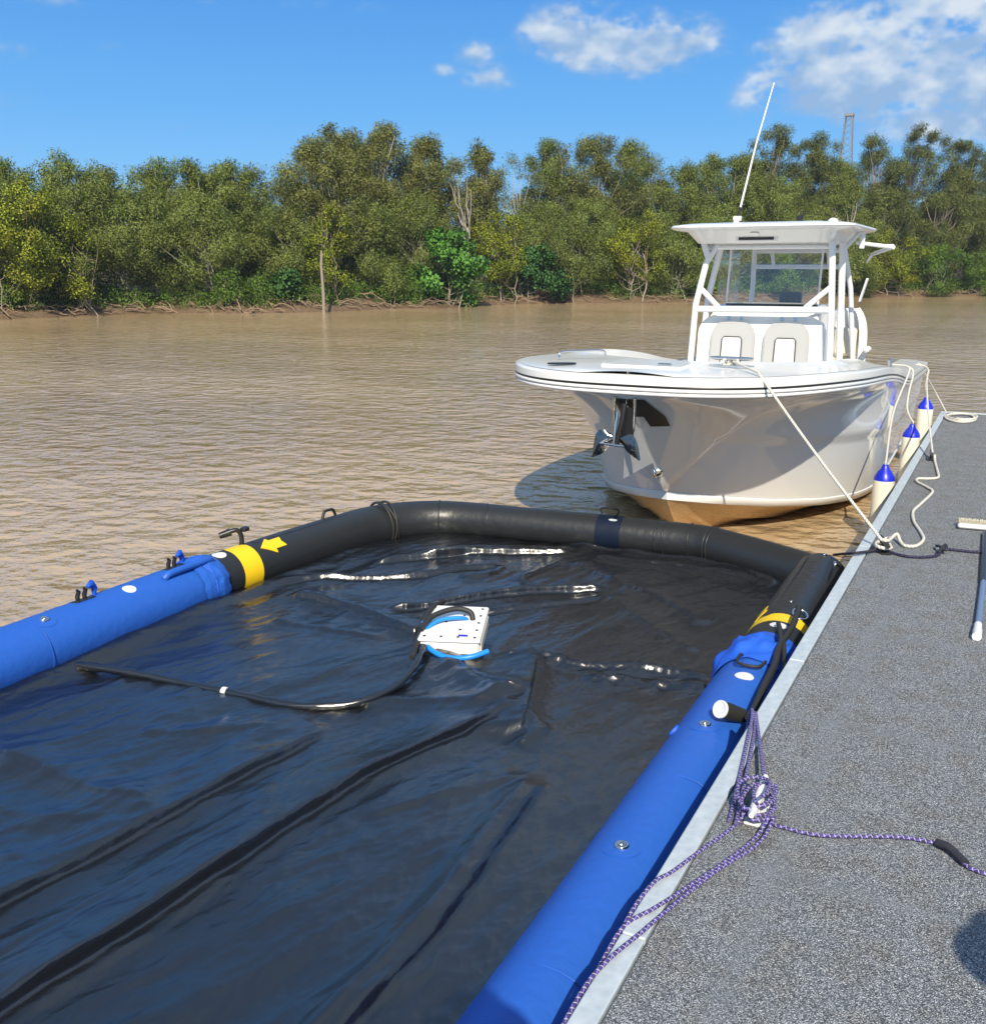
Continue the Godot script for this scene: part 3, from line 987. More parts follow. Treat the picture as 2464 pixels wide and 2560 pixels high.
func build_float() -> void:
	var t := thing("inflatable_dock", "blue and black inflatable boat dock with a black film floor", "inflatable dock", Vector3(-2.8, 0, -3.0))
	var o := Vector3(2.8, 0, 3.0)
	# left side, blue
	var a := Vector3(-4.63, 0.165, 1.8) + o
	var b := Vector3(-4.705, 0.165, -4.74) + o
	var r := 0.176
	var L := a.distance_to(b)
	var g := Geo.new()
	var path := []
	var rr := []
	for i in 41:
		path.append(a.lerp(b, i / 40.0))
		rr.append(r + (0.004 if i < 39 else -0.002))
	g.tube(path, rr, 40)
	var tube := part("float_tube", g, M["blue vinyl"], t)
	tube.set_meta("label", "blue left float tube")
	g = Geo.new()   # padded carrying handle on the flank
	var hp := []
	for s in [[-4.30, 0.001], [-4.33, 0.026], [-4.40, 0.030], [-4.50, 0.030], [-4.62, 0.030], [-4.69, 0.026], [-4.73, 0.001]]:
		hp.append(on_tube(a, b, r + s[1], 1.8 - s[0], 0.42))
	g.tube(smooth(hp, 4), 0.024, 10)
	part("handle", g, M["blue vinyl"], tube)
	for q in [[-4.03, 0.30], [-4.60, 0.12]]:
		g = Geo.new()
		if q[0] == -4.03:
			patch(g, a, b, r + 0.004, ellipse(0.042, 0.042), 1.8 - q[0], q[1])
			part("label_disc", g, M["white plastic"], tube)
	valve(a, b, r + 0.004, 1.8 + 3.42, 0.30, M["blue vinyl"], tube)
	for q in [3.72, 4.44]:
		g = Geo.new()
		for k in 2:
			var p := on_tube(a, b, r, 1.8 + q + 0.05 * k, -0.18)
			g.tube([p, p + Vector3(0, 0.03, 0), p + Vector3(0.0, 0.055, -0.012), p + Vector3(0, 0.07, 0)], [0.012, 0.014, 0.013, 0.008], 8)
		patch(g, a, b, r + 0.004, rounded(0.15, 0.07, 0.02), 1.8 + q + 0.03, -0.12)
		part("buckle", g, M["black plastic"], tube)
		g = Geo.new()
		var p := on_tube(a, b, r, 1.8 + q + 0.13, -0.25)
		g.tube([p, p + Vector3(0.005, 0.05, 0.0), p + Vector3(0.02, 0.085, 0.03), p + Vector3(0.02, 0.07, 0.06)], [0.012, 0.02, 0.024, 0.012], 6)
		part("webbing_end", g, M["blue cloth"], tube)
	g = ruffle(a, b, r + 0.006, L - 0.20, L + 0.03, 0.020, 4)
	part("cuff", g, M["blue vinyl"], tube)
	for k in 3:
		var c := on_tube(a, b, 0.0, L - 0.15 + 0.05 * k, 0)
		ring("cuff_cord", c, (b - a).normalized() + Vector3(0.18 * (k - 1), 0.10 * (k - 1), 0), r + 0.017, 0.007, M["blue cloth"], tube)
	# black end section, all one bent tube
	var bp := [Vector3(-4.725, 0.165, -4.6), Vector3(-4.70, 0.165, -5.2), Vector3(-4.655, 0.165, -5.8), Vector3(-4.60, 0.165, -6.3), Vector3(-4.54, 0.165, -6.55), Vector3(-4.40, 0.165, -6.80),
		Vector3(-4.20, 0.165, -6.98), Vector3(-3.95, 0.165, -7.07), Vector3(-3.4, 0.165, -7.15), Vector3(-2.8, 0.165, -7.22), Vector3(-2.30, 0.165, -7.27), Vector3(-2.08, 0.165, -7.28), Vector3(-1.90, 0.165, -7.24), Vector3(-1.45, 0.165, -7.03), Vector3(-1.12, 0.165, -6.86)]
	var br := [0.168, 0.168, 0.168, 0.168, 0.166, 0.160, 0.152, 0.147, 0.142, 0.138, 0.137, 0.138, 0.142, 0.142, 0.140]
	for i in bp.size():
		bp[i] += o
	var sp := smooth(bp, 5)
	var sr := []
	for i in sp.size():
		sr.append(lerpf(br[mini(i / 5, 14)], br[mini(i / 5 + 1, 14)], (i % 5) / 5.0))
	g = Geo.new()
	g.tube(sp, sr, 40)
	tube = part("float_tube", g, M["black vinyl"], t)
	tube.set_meta("label", "black curved end float tube")
	g = Geo.new()
	var ya := Vector3(-4.725, 0.165, -4.6) + o
	var yb := Vector3(-4.67, 0.165, -5.6) + o
	path = []
	for i in 5:
		path.append(on_tube(ya, yb, 0, lerpf(0.35, 0.53, i / 4.0), 0))
	g.tube(path, [0.168, 0.1715, 0.1715, 0.1715, 0.168], 44, false)
	part("yellow_band", g, M["yellow vinyl"], tube)
	g = Geo.new()
	var arrow := PackedVector2Array([Vector2(-0.13, 0), Vector2(-0.015, 0.080), Vector2(-0.015, 0.045), Vector2(0.10, 0.045), Vector2(0.08, 0.0), Vector2(0.10, -0.045), Vector2(-0.015, -0.045), Vector2(-0.015, -0.080)])
	patch(g, ya, yb, 0.168, arrow, 0.72, 0.55, 0.003)
	part("arrow_mark", g, M["yellow vinyl"], tube)
	g = Geo.new()
	patch(g, ya, yb, 0.168, ellipse(0.05, 0.05), 0.26, 0.12)
	part("label_disc", g, M["white plastic"], tube)
	g = Geo.new()   # inflation tap
	var tp := on_tube(ya, yb, 0.165, 0.55, -0.35)
	g.tube(smooth([tp, tp + Vector3(0, 0.07, 0.0), tp + Vector3(-0.02, 0.11, 0.02), tp + Vector3(-0.06, 0.10, 0.06)], 3), 0.017, 8)
	g.tube([tp + Vector3(-0.05, 0.10, 0.05), tp + Vector3(-0.11, 0.075, 0.10)], [0.028, 0.022], 10)
	g.box(tp + Vector3(0.01, 0.11, -0.03), Vector3(0.05, 0.03, 0.06), Basis(), 0.008)
	part("inflation_tap", g, M["black plastic"], tube)
	g = Geo.new()   # lifting loops
	var lp := on_tube(Vector3(-4.655, 0.165, -5.8) + o, Vector3(-4.60, 0.165, -6.3) + o, 0.166, 0.28, -0.35)
	g.tube(smooth([lp + Vector3(0, 0, 0.09), lp + Vector3(0, 0.055, 0.06), lp + Vector3(0, 0.06, 0), lp + Vector3(0, 0.05, -0.05), lp + Vector3(0, 0, -0.08)], 4), 0.012, 8)
	part("lifting_loop", g, M["black rubber"], tube)
	for q in [[Vector3(-4.52, 0.175, -6.57), Vector3(0.42, 0.10, -1), 0.178], [Vector3(-4.50, 0.170, -6.61), Vector3(0.50, -0.06, -1), 0.181], [Vector3(-4.515, 0.172, -6.60), Vector3(0.30, 0.22, -1), 0.183]]:
		ring("rope_hoop", q[0] + o, q[1], q[2] + 0.003, 0.0105, M["black rubber"], tube)
	for q in [[-4.20, -6.98, 0.155], [-3.80, -7.095, 0.147], [-2.36, -7.262, 0.140], [-2.30, -7.268, 0.140], [-2.10, -7.28, 0.142], [-1.93, -7.25, 0.145], [-1.90, -7.235, 0.145]]:
		var tang := Vector3(1, 0, -0.08) if q[0] > -3.7 and q[0] < -2.0 else (Vector3(1, 0, -0.5) if q[0] < -3.7 else Vector3(1, 0, 0.25))
		ring("seam", Vector3(q[0], 0.165, q[1]) + o, tang, q[2] - 0.002, 0.0065, M["black vinyl"], tube)
	g = Geo.new()   # navy strap with its handle
	var fa := Vector3(-2.9, 0.165, -7.208) + o
	var fb := Vector3(-2.5, 0.165, -7.248) + o
	patch(g, fa, fb, 0.139, rounded(0.20, 0.50, 0.02), 0.16, 0.70, 0.004)
	var strap := part("navy_strap", g, M["navy webbing"], tube)
	g = Geo.new()
	var h0 := on_tube(fa, fb, 0.142, 0.09, 0.05)
	var h1 := on_tube(fa, fb, 0.142, 0.20, 0.05)
	g.tube(smooth([h0, h0 + Vector3(-0.02, 0.045, 0), h0 + Vector3(0.01, 0.062, 0), h1 + Vector3(-0.01, 0.062, 0), h1 + Vector3(0.02, 0.045, 0), h1], 4), 0.008, 8)
	part("handle", g, M["black plastic"], strap)
	g = Geo.new()
	patch(g, fa, fb, 0.143, ellipse(0.035, 0.012), 0.19, 0.5, 0.003)
	part("tab", g, M["galvanised"], strap)
	# right side against the dock: black stub and blue tube
	a = Vector3(-0.935, 0.165, 1.8) + o
	b = Vector3(-0.995, 0.165, -5.05) + o
	r = 0.196
	L = a.distance_to(b)
	g = Geo.new()
	path = []
	for i in 61:
		path.append(a.lerp(b, i / 60.0))
	g.tube(path, r, 40)
	tube = part("float_tube", g, M["blue vinyl"], t)
	tube.set_meta("label", "blue right float tube beside the dock")
	for z in [2.80, 3.82]:
		valve(a, b, r, 1.8 + z, -0.08, M["blue vinyl"], tube)
	g = Geo.new()
	patch(g, a, b, r, ellipse(0.042, 0.045), 1.8 + 4.41, 0.05)
	part("label_disc", g, M["white plastic"], tube)
	g = ruffle(a, b, r + 0.004, L - 0.42, L - 0.02, 0.045, 9)
	part("cuff", g, M["blue cloth"], tube)
	g = Geo.new()
	var w0 := on_tube(a, b, r, L - 0.46, -0.30)
	var w1 := on_tube(a, b, r, L - 0.55, -0.28)
	var w2 := on_tube(a, b, r, L - 0.55, 0.32)
	var w3 := on_tube(a, b, r, L - 0.46, 0.36)
	g.tube(smooth([w0 + Vector3(0, 0.02, -0.05), w0 + Vector3(0, 0.035, 0), w1 + Vector3(0.01, 0.03, 0), w2 + Vector3(-0.01, 0.03, 0), w3 + Vector3(0, 0.03, 0)], 3), 0.008, 8)
	part("wire_handle", g, M["black rubber"], tube)
	g = Geo.new()
	patch(g, a, b, r, ellipse(0.03, 0.03), 1.8 + 3.86, -0.95, 0.012)
	part("tab", g, M["blue cloth"], tube)
	# black stub
	a = Vector3(-0.99, 0.165, -4.9) + o
	b = Vector3(-1.035, 0.165, -6.86) + o
	g = Geo.new()
	path = []
	var rad := []
	for q in [[0.0, 0.185], [0.2, 0.192], [0.5, 0.192], [1.0, 0.19], [1.5, 0.188], [1.8, 0.187], [1.87, 0.182], [1.92, 0.165], [1.945, 0.13], [1.955, 0.06]]:
		path.append(on_tube(a, b, 0, q[0], 0))
		rad.append(q[1])
	g.tube(path, rad, 40)
	tube = part("float_tube", g, M["black vinyl"], t)
	tube.set_meta("label", "black right end stub beside the dock")
	g = Geo.new()
	path = []
	for i in 5:
		path.append(on_tube(a, b, 0, lerpf(0.36, 0.49, i / 4.0), 0))
	g.tube(path, [0.192, 0.195, 0.195, 0.195, 0.192], 44, false)
	part("yellow_band", g, M["yellow vinyl"], tube)
	g = Geo.new()
	patch(g, a, b, 0.191, arrow, 0.63, -0.98, 0.003)
	part("arrow_mark", g, M["yellow vinyl"], tube)
	g = Geo.new()
	patch(g, a, b, 0.192, ellipse(0.04, 0.048), 0.29, 0.05)
	part("label_disc", g, M["white plastic"], tube)
	for q in [[1.82, 0.12, 0.014], [1.75, 0.62, 0.026], [0.72, 0.0, 0.012]]:
		g = Geo.new()
		var p := on_tube(a, b, 0.188, q[0], q[1])
		g.lathe([Vector2(q[2], -0.004), Vector2(q[2], 0.006), Vector2(q[2] * 0.7, 0.009), Vector2(0, 0.009)], 14, frame(p, p - on_tube(a, b, 0, q[0], q[1])))
		part("eyelet", g, M["steel"], tube)
	ring("hose_ring", on_tube(a, b, 0.205, 0.53, 0.42), Vector3(0.4, 1, 0.3), 0.042, 0.008, M["steel"], tube)
	build_seams(t, o)
	build_film(t, o)

func build_seams(t: Node3D, o: Vector3) -> void:   # welded tapes along and across the tubes
	var runs := [[Vector3(-4.63, 0.165, 1.8), Vector3(-4.705, 0.165, -4.5), 0.18, -0.55, "blue vinyl"], [Vector3(-0.935, 0.165, 1.8), Vector3(-0.99, 0.165, -4.6), 0.196, -1.05, "blue vinyl"],
		[Vector3(-3.35, 0.165, -7.155), Vector3(-2.32, 0.165, -7.265), 0.1405, -0.35, "black vinyl"], [Vector3(-0.999, 0.165, -5.3), Vector3(-1.035, 0.165, -6.7), 0.192, -0.5, "black vinyl"], [Vector3(-4.70, 0.165, -5.2), Vector3(-4.615, 0.165, -6.2), 0.169, 0.05, "black vinyl"]]
	for q in runs:
		var g := Geo.new()
		var a: Vector3 = q[0] + o
		var b: Vector3 = q[1] + o
		var n := int(a.distance_to(b) / 0.03)
		var rows := []
		for i in n + 1:
			var u := a.distance_to(b) * i / n
			var row := PackedVector3Array()
			for w in [[-0.022, -0.002], [-0.020, 0.0014], [0.0, 0.0020], [0.020, 0.0014], [0.022, -0.002]]:
				row.append(on_tube(a, b, q[2] + w[1] + 0.0006 * sin(u * 40.0), u, q[3] + w[0] / q[2]))
			rows.append(row)
		g.grid(rows, false)
		part("seam_tape", g, M[q[4]], t)
	for z in [0.6, -0.9, -2.15, -3.35]:
		ring("cross_seam", Vector3(-0.96, 0.165, z) + o, Vector3(0.01, 0, 1), 0.1955, 0.0022, M["blue vinyl"], t)
		ring("cross_seam", Vector3(-4.68, 0.165, z) + o, Vector3(0.01, 0, 1), 0.1795, 0.0022, M["blue vinyl"], t)

# every fold: points (x, z), height, width on the near/right side, width on the other side
var FOLDS := [
	[[[-3.0, -1.2], [-2.977, -1.80], [-2.937, -2.223], [-2.893, -2.551], [-2.863, -3.041], [-2.827, -3.263], [-2.807, -3.6]], 0.052, 0.022, 0.13],
	[[[-2.55, -1.0], [-2.511, -1.551], [-2.477, -1.846], [-2.462, -2.135], [-2.430, -2.455], [-2.423, -2.828], [-2.355, -3.227], [-2.210, -3.747], [-2.060, -4.17]], 0.066, 0.025, 0.15],
	[[[-2.320, -4.759], [-2.20, -4.55], [-2.06, -4.18], [-1.924, -3.832]], 0.085, 0.05, 0.12],
	[[[-2.80, -4.66], [-2.460, -4.406], [-2.08, -4.20]], 0.065, 0.20, 0.05],
	[[[-1.655, -3.637], [-1.588, -2.947], [-1.541, -2.427], [-1.553, -1.963], [-1.556, -1.5]], 0.042, 0.03, 0.08],
	[[[-1.70, -3.58], [-1.64, -2.96], [-1.60, -2.43], [-1.62, -1.96], [-1.62, -1.5]], 0.024, 0.02, 0.03],
	[[[-1.711, -3.571], [-2.017, -3.127], [-2.156, -2.944]], 0.016, 0.03, 0.07],
	[[[-4.40, -2.60], [-3.940, -2.599], [-3.585, -2.601], [-3.221, -2.571], [-2.936, -2.641]], 0.040, 0.05, 0.11],
	[[[-3.9, -2.25], [-3.4, -2.30], [-3.1, -2.42], [-2.95, -2.6]], 0.022, 0.05, 0.12],
	[[[-2.775, -3.809], [-2.678, -3.921], [-2.282, -4.048], [-2.091, -4.127]], 0.026, 0.05, 0.06],
	[[[-4.443, -5.070], [-4.267, -5.412], [-3.737, -5.692], [-3.451, -6.052], [-3.209, -6.305]], 0.042, 0.020, 0.036],
	[[[-3.193, -6.234], [-3.227, -5.983], [-3.379, -5.860]], 0.030, 0.03, 0.04],
	[[[-4.157, -5.828], [-3.835, -6.263], [-3.287, -6.678], [-2.910, -6.864]], 0.050, 0.024, 0.055],
	[[[-3.9, -6.15], [-3.55, -6.56], [-3.2, -6.85], [-2.95, -6.98]], 0.040, 0.022, 0.045],
	[[[-3.2, -7.08], [-2.713, -7.09], [-2.304, -7.09], [-1.889, -7.04], [-1.474, -6.89], [-1.271, -6.74]], 0.045, 0.05, 0.06],
	[[[-2.770, -6.837], [-2.399, -6.839], [-2.018, -6.889], [-1.439, -6.780]], 0.040, 0.045, 0.08],
	[[[-3.461, -5.035], [-3.275, -5.249], [-3.104, -5.440], [-2.830, -5.754], [-2.540, -6.005], [-2.322, -6.091]], 0.062, 0.028, 0.05],
	[[[-3.340, -4.96], [-3.002, -5.22], [-2.720, -5.48], [-2.393, -5.78], [-2.30, -6.03]], 0.030, 0.02, 0.03],
	[[[-4.219, -4.992], [-3.766, -5.017], [-3.205, -4.869], [-3.065, -4.855]], 0.055, 0.035, 0.12],
	[[[-4.05, -4.60], [-3.6, -4.62], [-3.2, -4.66]], 0.025, 0.04, 0.10],
	[[[-2.871, -6.650], [-2.362, -6.355], [-1.956, -6.121], [-1.497, -5.755]], 0.030, 0.04, 0.16],
	[[[-2.982, -5.985], [-2.871, -6.508]], 0.05, 0.035, 0.035],
	[[[-2.3, -6.05], [-2.0, -5.75], [-1.7, -5.5], [-1.45, -5.3]], 0.022, 0.05, 0.10],
	[[[-2.463, -4.657], [-2.320, -4.801], [-2.125, -4.835], [-1.977, -4.834], [-1.552, -4.955], [-1.239, -4.929]], 0.036, 0.025, 0.032],
	[[[-1.924, -4.664], [-1.498, -4.792], [-1.240, -4.810]], 0.024, 0.02, 0.025],
	[[[-2.009, -4.071], [-1.830, -3.967], [-1.892, -3.794]], 0.035, 0.03, 0.04],
	[[[-3.55, -3.05], [-3.3, -3.2], [-3.05, -3.45]], 0.016, 0.03, 0.06],
	[[[-3.75, -2.0], [-3.4, -1.95], [-3.1, -2.1]], 0.02, 0.05, 0.10],
	[[[-3.5, -1.5], [-3.2, -1.6], [-3.05, -1.75]], 0.018, 0.05, 0.09],
	[[[-2.75, -1.3], [-2.7, -1.9], [-2.63, -2.5], [-2.6, -3.0]], 0.014, 0.03, 0.06]]

func film_at(x: float, z: float, n1: FastNoiseLite, n2: FastNoiseLite, segs: Array) -> Vector3:
	var h := 0.060
	h += 0.05 * exp(-pow((x + 1.16) / 0.07, 2.0)) + 0.05 * exp(-pow((x + 4.50) / 0.09, 2.0))
	var crinkle := 0.0
	var shift := Vector2.ZERO
	for s in segs:
		if x < s[0] or x > s[1] or z < s[2] or z > s[3]:
			continue
		var best := 1e9
		var sgn := 1.0
		var at := 0.0
		var along := Vector2.ZERO
		var p := Vector2(x, z)
		var pts: PackedVector2Array = s[4]
		for i in pts.size() - 1:
			var d := pts[i + 1] - pts[i]
			var u := clampf((p - pts[i]).dot(d) / d.length_squared(), 0, 1)
			var q := p - pts[i] - d * u
			var l := q.length()
			if l < best:
				best = l
				sgn = d.cross(q)
				along = d
				at = (i + u) / (pts.size() - 1.0)
		var near: bool = sgn * s[8] > 0.0
		var w: float = s[6] if near else s[7]
		var taper := smoothstep(0.0, 0.12, at) * smoothstep(1.0, 0.88, at)
		var wave := 1.0 + (0.30 if s[10] else 0.10) * n1.get_noise_2d(at * 4.0, s[5] * 900.0)
		var e := best / w
		var k := exp(-e * e / (1.0 + 0.45 * e)) * taper * wave
		h += s[5] * k
		var out: Vector2 = Vector2(-along.y, along.x).normalized() * s[8]
		var ek: float = best / (0.030 if near else s[7] * 0.6 + 0.02)
		shift += out * s[5] * (0.62 if s[10] else 0.45) * exp(-ek * ek) * taper * wave
		if near:   # a low second wave lies along the foot of the fold
			h += s[5] * 0.16 * taper * exp(-pow((best - 0.085) / 0.03, 2.0))
		if s[9]:
			crinkle += exp(-best * best / 0.006) * taper
	h += 0.028 * n1.get_noise_2d(x * 0.8 + z * 0.25, z * 0.5) + 0.010 * n2.get_noise_2d(x * 1.25 + 0.3 * z, z * 0.42 - x * 0.12)
	h += 0.0036 * n2.get_noise_2d(x * 3.0 + 0.8 * z + 9.0, z * 0.95 - x * 0.3)
	h += crinkle * 0.012 * n2.get_noise_2d(x * 6.0, z * 9.0)
	return Vector3(x + shift.x, h, z + shift.y)

func build_film(t: Node3D, o: Vector3) -> void:
	var n1 := noise(1.0, FastNoiseLite.TYPE_SIMPLEX_SMOOTH, 3, 51)
	var n2 := noise(1.6, FastNoiseLite.TYPE_SIMPLEX_SMOOTH, 1, 52)
	n2.fractal_type = FastNoiseLite.FRACTAL_RIDGED
	n2.domain_warp_enabled = true
	n2.domain_warp_amplitude = 0.35
	n2.domain_warp_frequency = 0.9
	var segs := []
	for k in FOLDS.size():
		var f: Array = FOLDS[k]
		var pts := PackedVector2Array()
		var box := [1e9, -1e9, 1e9, -1e9]
		var far: float = maxf(f[2], f[3]) * 2.6
		var s3 := []
		for p in f[0]:
			s3.append(Vector3(p[0], 0, p[1]))
		for p in smooth(s3, 3):
			pts.append(Vector2(p.x, p.z))
			box = [minf(box[0], p.x - far), maxf(box[1], p.x + far), minf(box[2], p.z - far), maxf(box[3], p.z + far)]
		# +1 where "near/right" is the side with a positive cross product
		var d := pts[pts.size() - 1] - pts[0]
		var near := Vector2(0.47, 0.88)
		segs.append(box + [pts, f[1], f[2], f[3], 1.0 if d.cross(near) > 0.0 else -1.0, k in [23, 24], k < 4])
	var g := Geo.new()
	var rows := []
	var z := 1.6
	while z > -7.30:
		var row := PackedVector3Array()
		for i in 226:
			var x := -4.66 + 3.70 * i / 225.0
			row.append(film_at(x, z, n1, n2, segs) + o)
		rows.append(row)
		z -= 0.0165 if z < -1.1 else 0.12
	g.grid(rows, false, false)
	var first := 0
	for i in g.v.size():
		g.uv[i] = Vector2(g.v[i].x, g.v[i].z)
	part("film_floor", g, M["black film"], t)

# ------------------------------------------------------------------ small things on the dock and the film
func build_small_things() -> void:
	# electrical box with its hoses, lying on the film
	var t := thing("electrical_box", "white electrical box with hoses lying on the black film", "electrical box", Vector3(-2.755, 0.098, -4.73), 0.0)
	var bx := Basis(Vector3(0.33, 0, -0.13).normalized(), Vector3.UP, Vector3(0.13, 0, 0.33).normalized())
	bx = bx * Basis(Vector3.RIGHT, 0.10)
	var g := Geo.new()
	g.box(Vector3(0, 0.06, 0), Vector3(0.345, 0.075, 0.44), bx, 0.010)
	part("case", g, M["white plastic"], t)
	g = Geo.new()
	g.box(bx * Vector3(0, 0.062, 0) + Vector3(0, 0.05, 0), Vector3(0.36, 0.022, 0.455), bx, 0.008)
	var lid := part("lid", g, M["white plastic"], t)
	for i in 5:
		for j in 4:
			if i in [1, 2, 3] and j in [1, 2] and (i + j) % 2 == 0:
				continue
			g = Geo.new()
			g.lathe([Vector2(0.0085, -0.003), Vector2(0.0085, 0.0022), Vector2(0.0, 0.0022)], 8, Transform3D(bx, bx * Vector3(-0.145 + 0.29 * j / 3.0, 0.0735, -0.19 + 0.38 * i / 4.0) + Vector3(0, 0.05, 0)))
			part("screw", g, M["dark steel"], lid)
	g = Geo.new()
	g.box(bx * Vector3(0.176, 0.0, 0.0) + Vector3(0, 0.055, 0), Vector3(0.012, 0.062, 0.36), bx, 0.003)
	part("side_panel", g, M["cream plastic"], t)
	g = Geo.new()
	g.box(bx * Vector3(0.075, 0.0745, 0.17) + Vector3(0, 0.05, 0), Vector3(0.055, 0.003, 0.022), bx, 0.001)
	part("blue_label", g, M["fender blue"], lid)
	var base := t.position - Vector3(0, 0.026, 0)
	g = Geo.new()
	g.tube(smooth([Vector3(-2.90, 0.20, -4.62), Vector3(-2.82, 0.13, -4.50), Vector3(-2.66, 0.10, -4.44), Vector3(-2.52, 0.11, -4.47), Vector3(-2.44, 0.13, -4.56)].map(func(p): return p - base), 6), 0.0155, 10)
	part("blue_hose", g, M["light blue hose"], t)
	g = Geo.new()
	g.tube(smooth([Vector3(-3.02, 0.18, -5.05), Vector3(-2.97, 0.215, -4.85), Vector3(-2.92, 0.20, -4.66), Vector3(-2.85, 0.15, -4.48), Vector3(-2.78, 0.12, -4.30)].map(func(p): return p - base), 6), 0.0175, 10)
	part("black_hose", g, M["black rubber"], t)
	g = Geo.new()
	g.tube(smooth([Vector3(-2.86, 0.20, -4.52), Vector3(-2.86, 0.235, -4.66), Vector3(-2.78, 0.255, -4.78), Vector3(-2.70, 0.235, -4.82), Vector3(-2.67, 0.19, -4.80)].map(func(p): return p - base), 6), 0.0165, 10)
	part("black_hose", g, M["black rubber"], t)
	g = Geo.new()
	g.tube(smooth([Vector3(-2.86, 0.17, -4.56), Vector3(-2.82, 0.215, -4.66), Vector3(-2.72, 0.215, -4.76), Vector3(-2.70, 0.18, -4.80)].map(func(p): return p - base), 4), 0.012, 8)
	part("blue_cable", g, M["light blue hose"], t)
	t = thing("black_conduit", "thick black conduit running over the film from the left tube to the box", "hose", Vector3(-3.3, 0.08, -3.7))
	g = Geo.new()
	var q := []
	for p in [[-4.62, -3.42, .07], [-4.40, -3.47, .085], [-4.1, -3.53, .08], [-3.876, -3.572, .068], [-3.405, -3.613, .066], [-3.061, -3.644, .068], [-2.808, -3.777, .08], [-2.70, -3.994, .105], [-2.735, -4.25, .125], [-2.80, -4.45, .15]]:
		q.append(Vector3(p[0], p[2], p[1]) - t.position)
	q = smooth(q, 8)
	var rr := []
	for i in q.size():
		rr.append(0.023 + 0.003 * sin(i * 2.1) + 0.003 * sin(i * 0.9))
	g.tube(q, rr, 10)
	part("hose", g, M["black film"], t)
	g = Geo.new()
	g.tube([q[30], q[30].lerp(q[31], 0.5)], 0.027, 10)
	part("white_tape", g, M["white plastic"], t)
	# pump hose and pressure gauge on the right tube
	t = thing("pressure_gauge", "white-faced pressure gauge on a black hose lying on the blue tube", "gauge", Vector3(-0.90, 0.40, -3.93))
	base = t.position
	g = Geo.new()
	var ax := Vector3(-0.50, 0.42, 0.76).normalized()
	var face := Vector3(-0.945, 0.425, -3.86) - base
	g.tube([face - ax * 0.14, face - ax * 0.05, face], [0.030, 0.038, 0.038], 20)
	part("body", g, M["black rubber"], t)
	g = Geo.new()
	g.lathe([Vector2(0.039, 0.0), Vector2(0.039, 0.010), Vector2(0.035, 0.013), Vector2(0.033, 0.009), Vector2(0.0, 0.009)], 24, frame(face, ax))
	part("dial", g, M["white plastic"], t)
	g = Geo.new()
	g.tube(smooth(([Vector3(-0.93, 0.395, -5.42), Vector3(-0.90, 0.43, -5.25), Vector3(-0.885, 0.42, -5.0), Vector3(-0.89, 0.41, -4.75), Vector3(-0.86, 0.41, -4.5), Vector3(-0.845, 0.41, -4.2), Vector3(-0.83, 0.41, -3.98), Vector3(-0.835, 0.40, -3.885)]).map(func(p): return p - base), 6), 0.017, 10)
	part("hose", g, M["black rubber"], t)
	g = Geo.new()
	g.tube(smooth(([Vector3(-0.98, 0.385, -5.14), Vector3(-0.94, 0.40, -5.0), Vector3(-0.91, 0.43, -4.85), Vector3(-0.87, 0.40, -4.75), Vector3(-0.80, 0.36, -4.4), Vector3(-0.79, 0.35, -4.0), Vector3(-0.80, 0.34, -3.7)]).map(func(p): return p - base), 6), 0.013, 8)
	part("hose", g, M["black rubber"], t)
	# cleats
	cleat("dock_cleat", "black dock cleat under the white bow line", Vector3(-0.585, DOCK_Y, -6.15), 0.3, M["black plastic"])
	cleat("dock_cleat", "small black dock cleat farther along beside the boat", Vector3(-0.585, DOCK_Y, -9.45), 0.1, M["black plastic"])
	cleat("dock_cleat", "white-tipped dock cleat wrapped in purple rope, nearest the camera", Vector3(-0.562, DOCK_Y, -2.84), 0.06, M["white plastic"])
	# white bow line and its tail
	t = thing("bow_line", "white bow line tied to the dock cleat, its tail snaking along the carpet", "rope", Vector3(-0.6, DOCK_Y, -6.2))
	base = t.position
	g = Geo.new()
	var bow := Vector3(-1.86, 1.565, -7.33)
	var chock := Vector3(-1.585, 1.535, -6.94)
	q = [bow - base, bow.lerp(chock, 0.5) - base]
	for i in 25:
		var u := i / 24.0
		q.append(chock.lerp(Vector3(-0.60, 0.64, -6.17), u) - Vector3(0, 0.02 * sin(u * PI), 0) - base)
	g.tube(q, 0.0095, 8)
	part("taut_line", g, M["rope"], t)
	g = Geo.new()
	q = []
	for i in 40:
		var u := i / 39.0
		var an := u * TAU * 2.3
		q.append(Vector3(-0.585 + (0.040 + 0.012 * sin(u * 13.0)) * cos(an), 0.602 + 0.055 * u + 0.018 * sin(an * 0.5 + 0.6), -6.15 + (0.075 + 0.02 * sin(u * 9.0)) * sin(an)) - base)
	g.tube(q, 0.011, 7)
	part("cleat_turns", g, M["rope"], t)
	g = Geo.new()
	var tail := [[-0.57, -6.30, .62], [-0.545, -6.42, .63], [-0.515, -6.36, .60], [-0.481, -6.302], [-0.420, -6.334], [-0.395, -6.512], [-0.431, -6.709], [-0.493, -6.966], [-0.526, -7.262], [-0.502, -7.517], [-0.459, -7.978], [-0.505, -8.141], [-0.596, -8.323], [-0.603, -8.457], [-0.529, -8.496], [-0.464, -8.583], [-0.486, -8.843], [-0.541, -9.30], [-0.555, -9.40, .63]]
	g.tube(smooth(flat_path(tail, 0.592), 5).map(func(p): return p - base), 0.0105, 8)
	part("loose_tail", g, M["rope"], t)
	# fender lines and fenders
	var fx := [[-0.872, 0.655, -8.62, "nearest white fender, with a faded blue cap, hanging between the hull and the dock"], [-0.872, 0.70, -10.75, "middle white fender with a clean blue cap between hull and dock"], [-0.875, 0.80, -12.25, "farthest white fender, at the end of the dock"]]
	var f0: Node3D
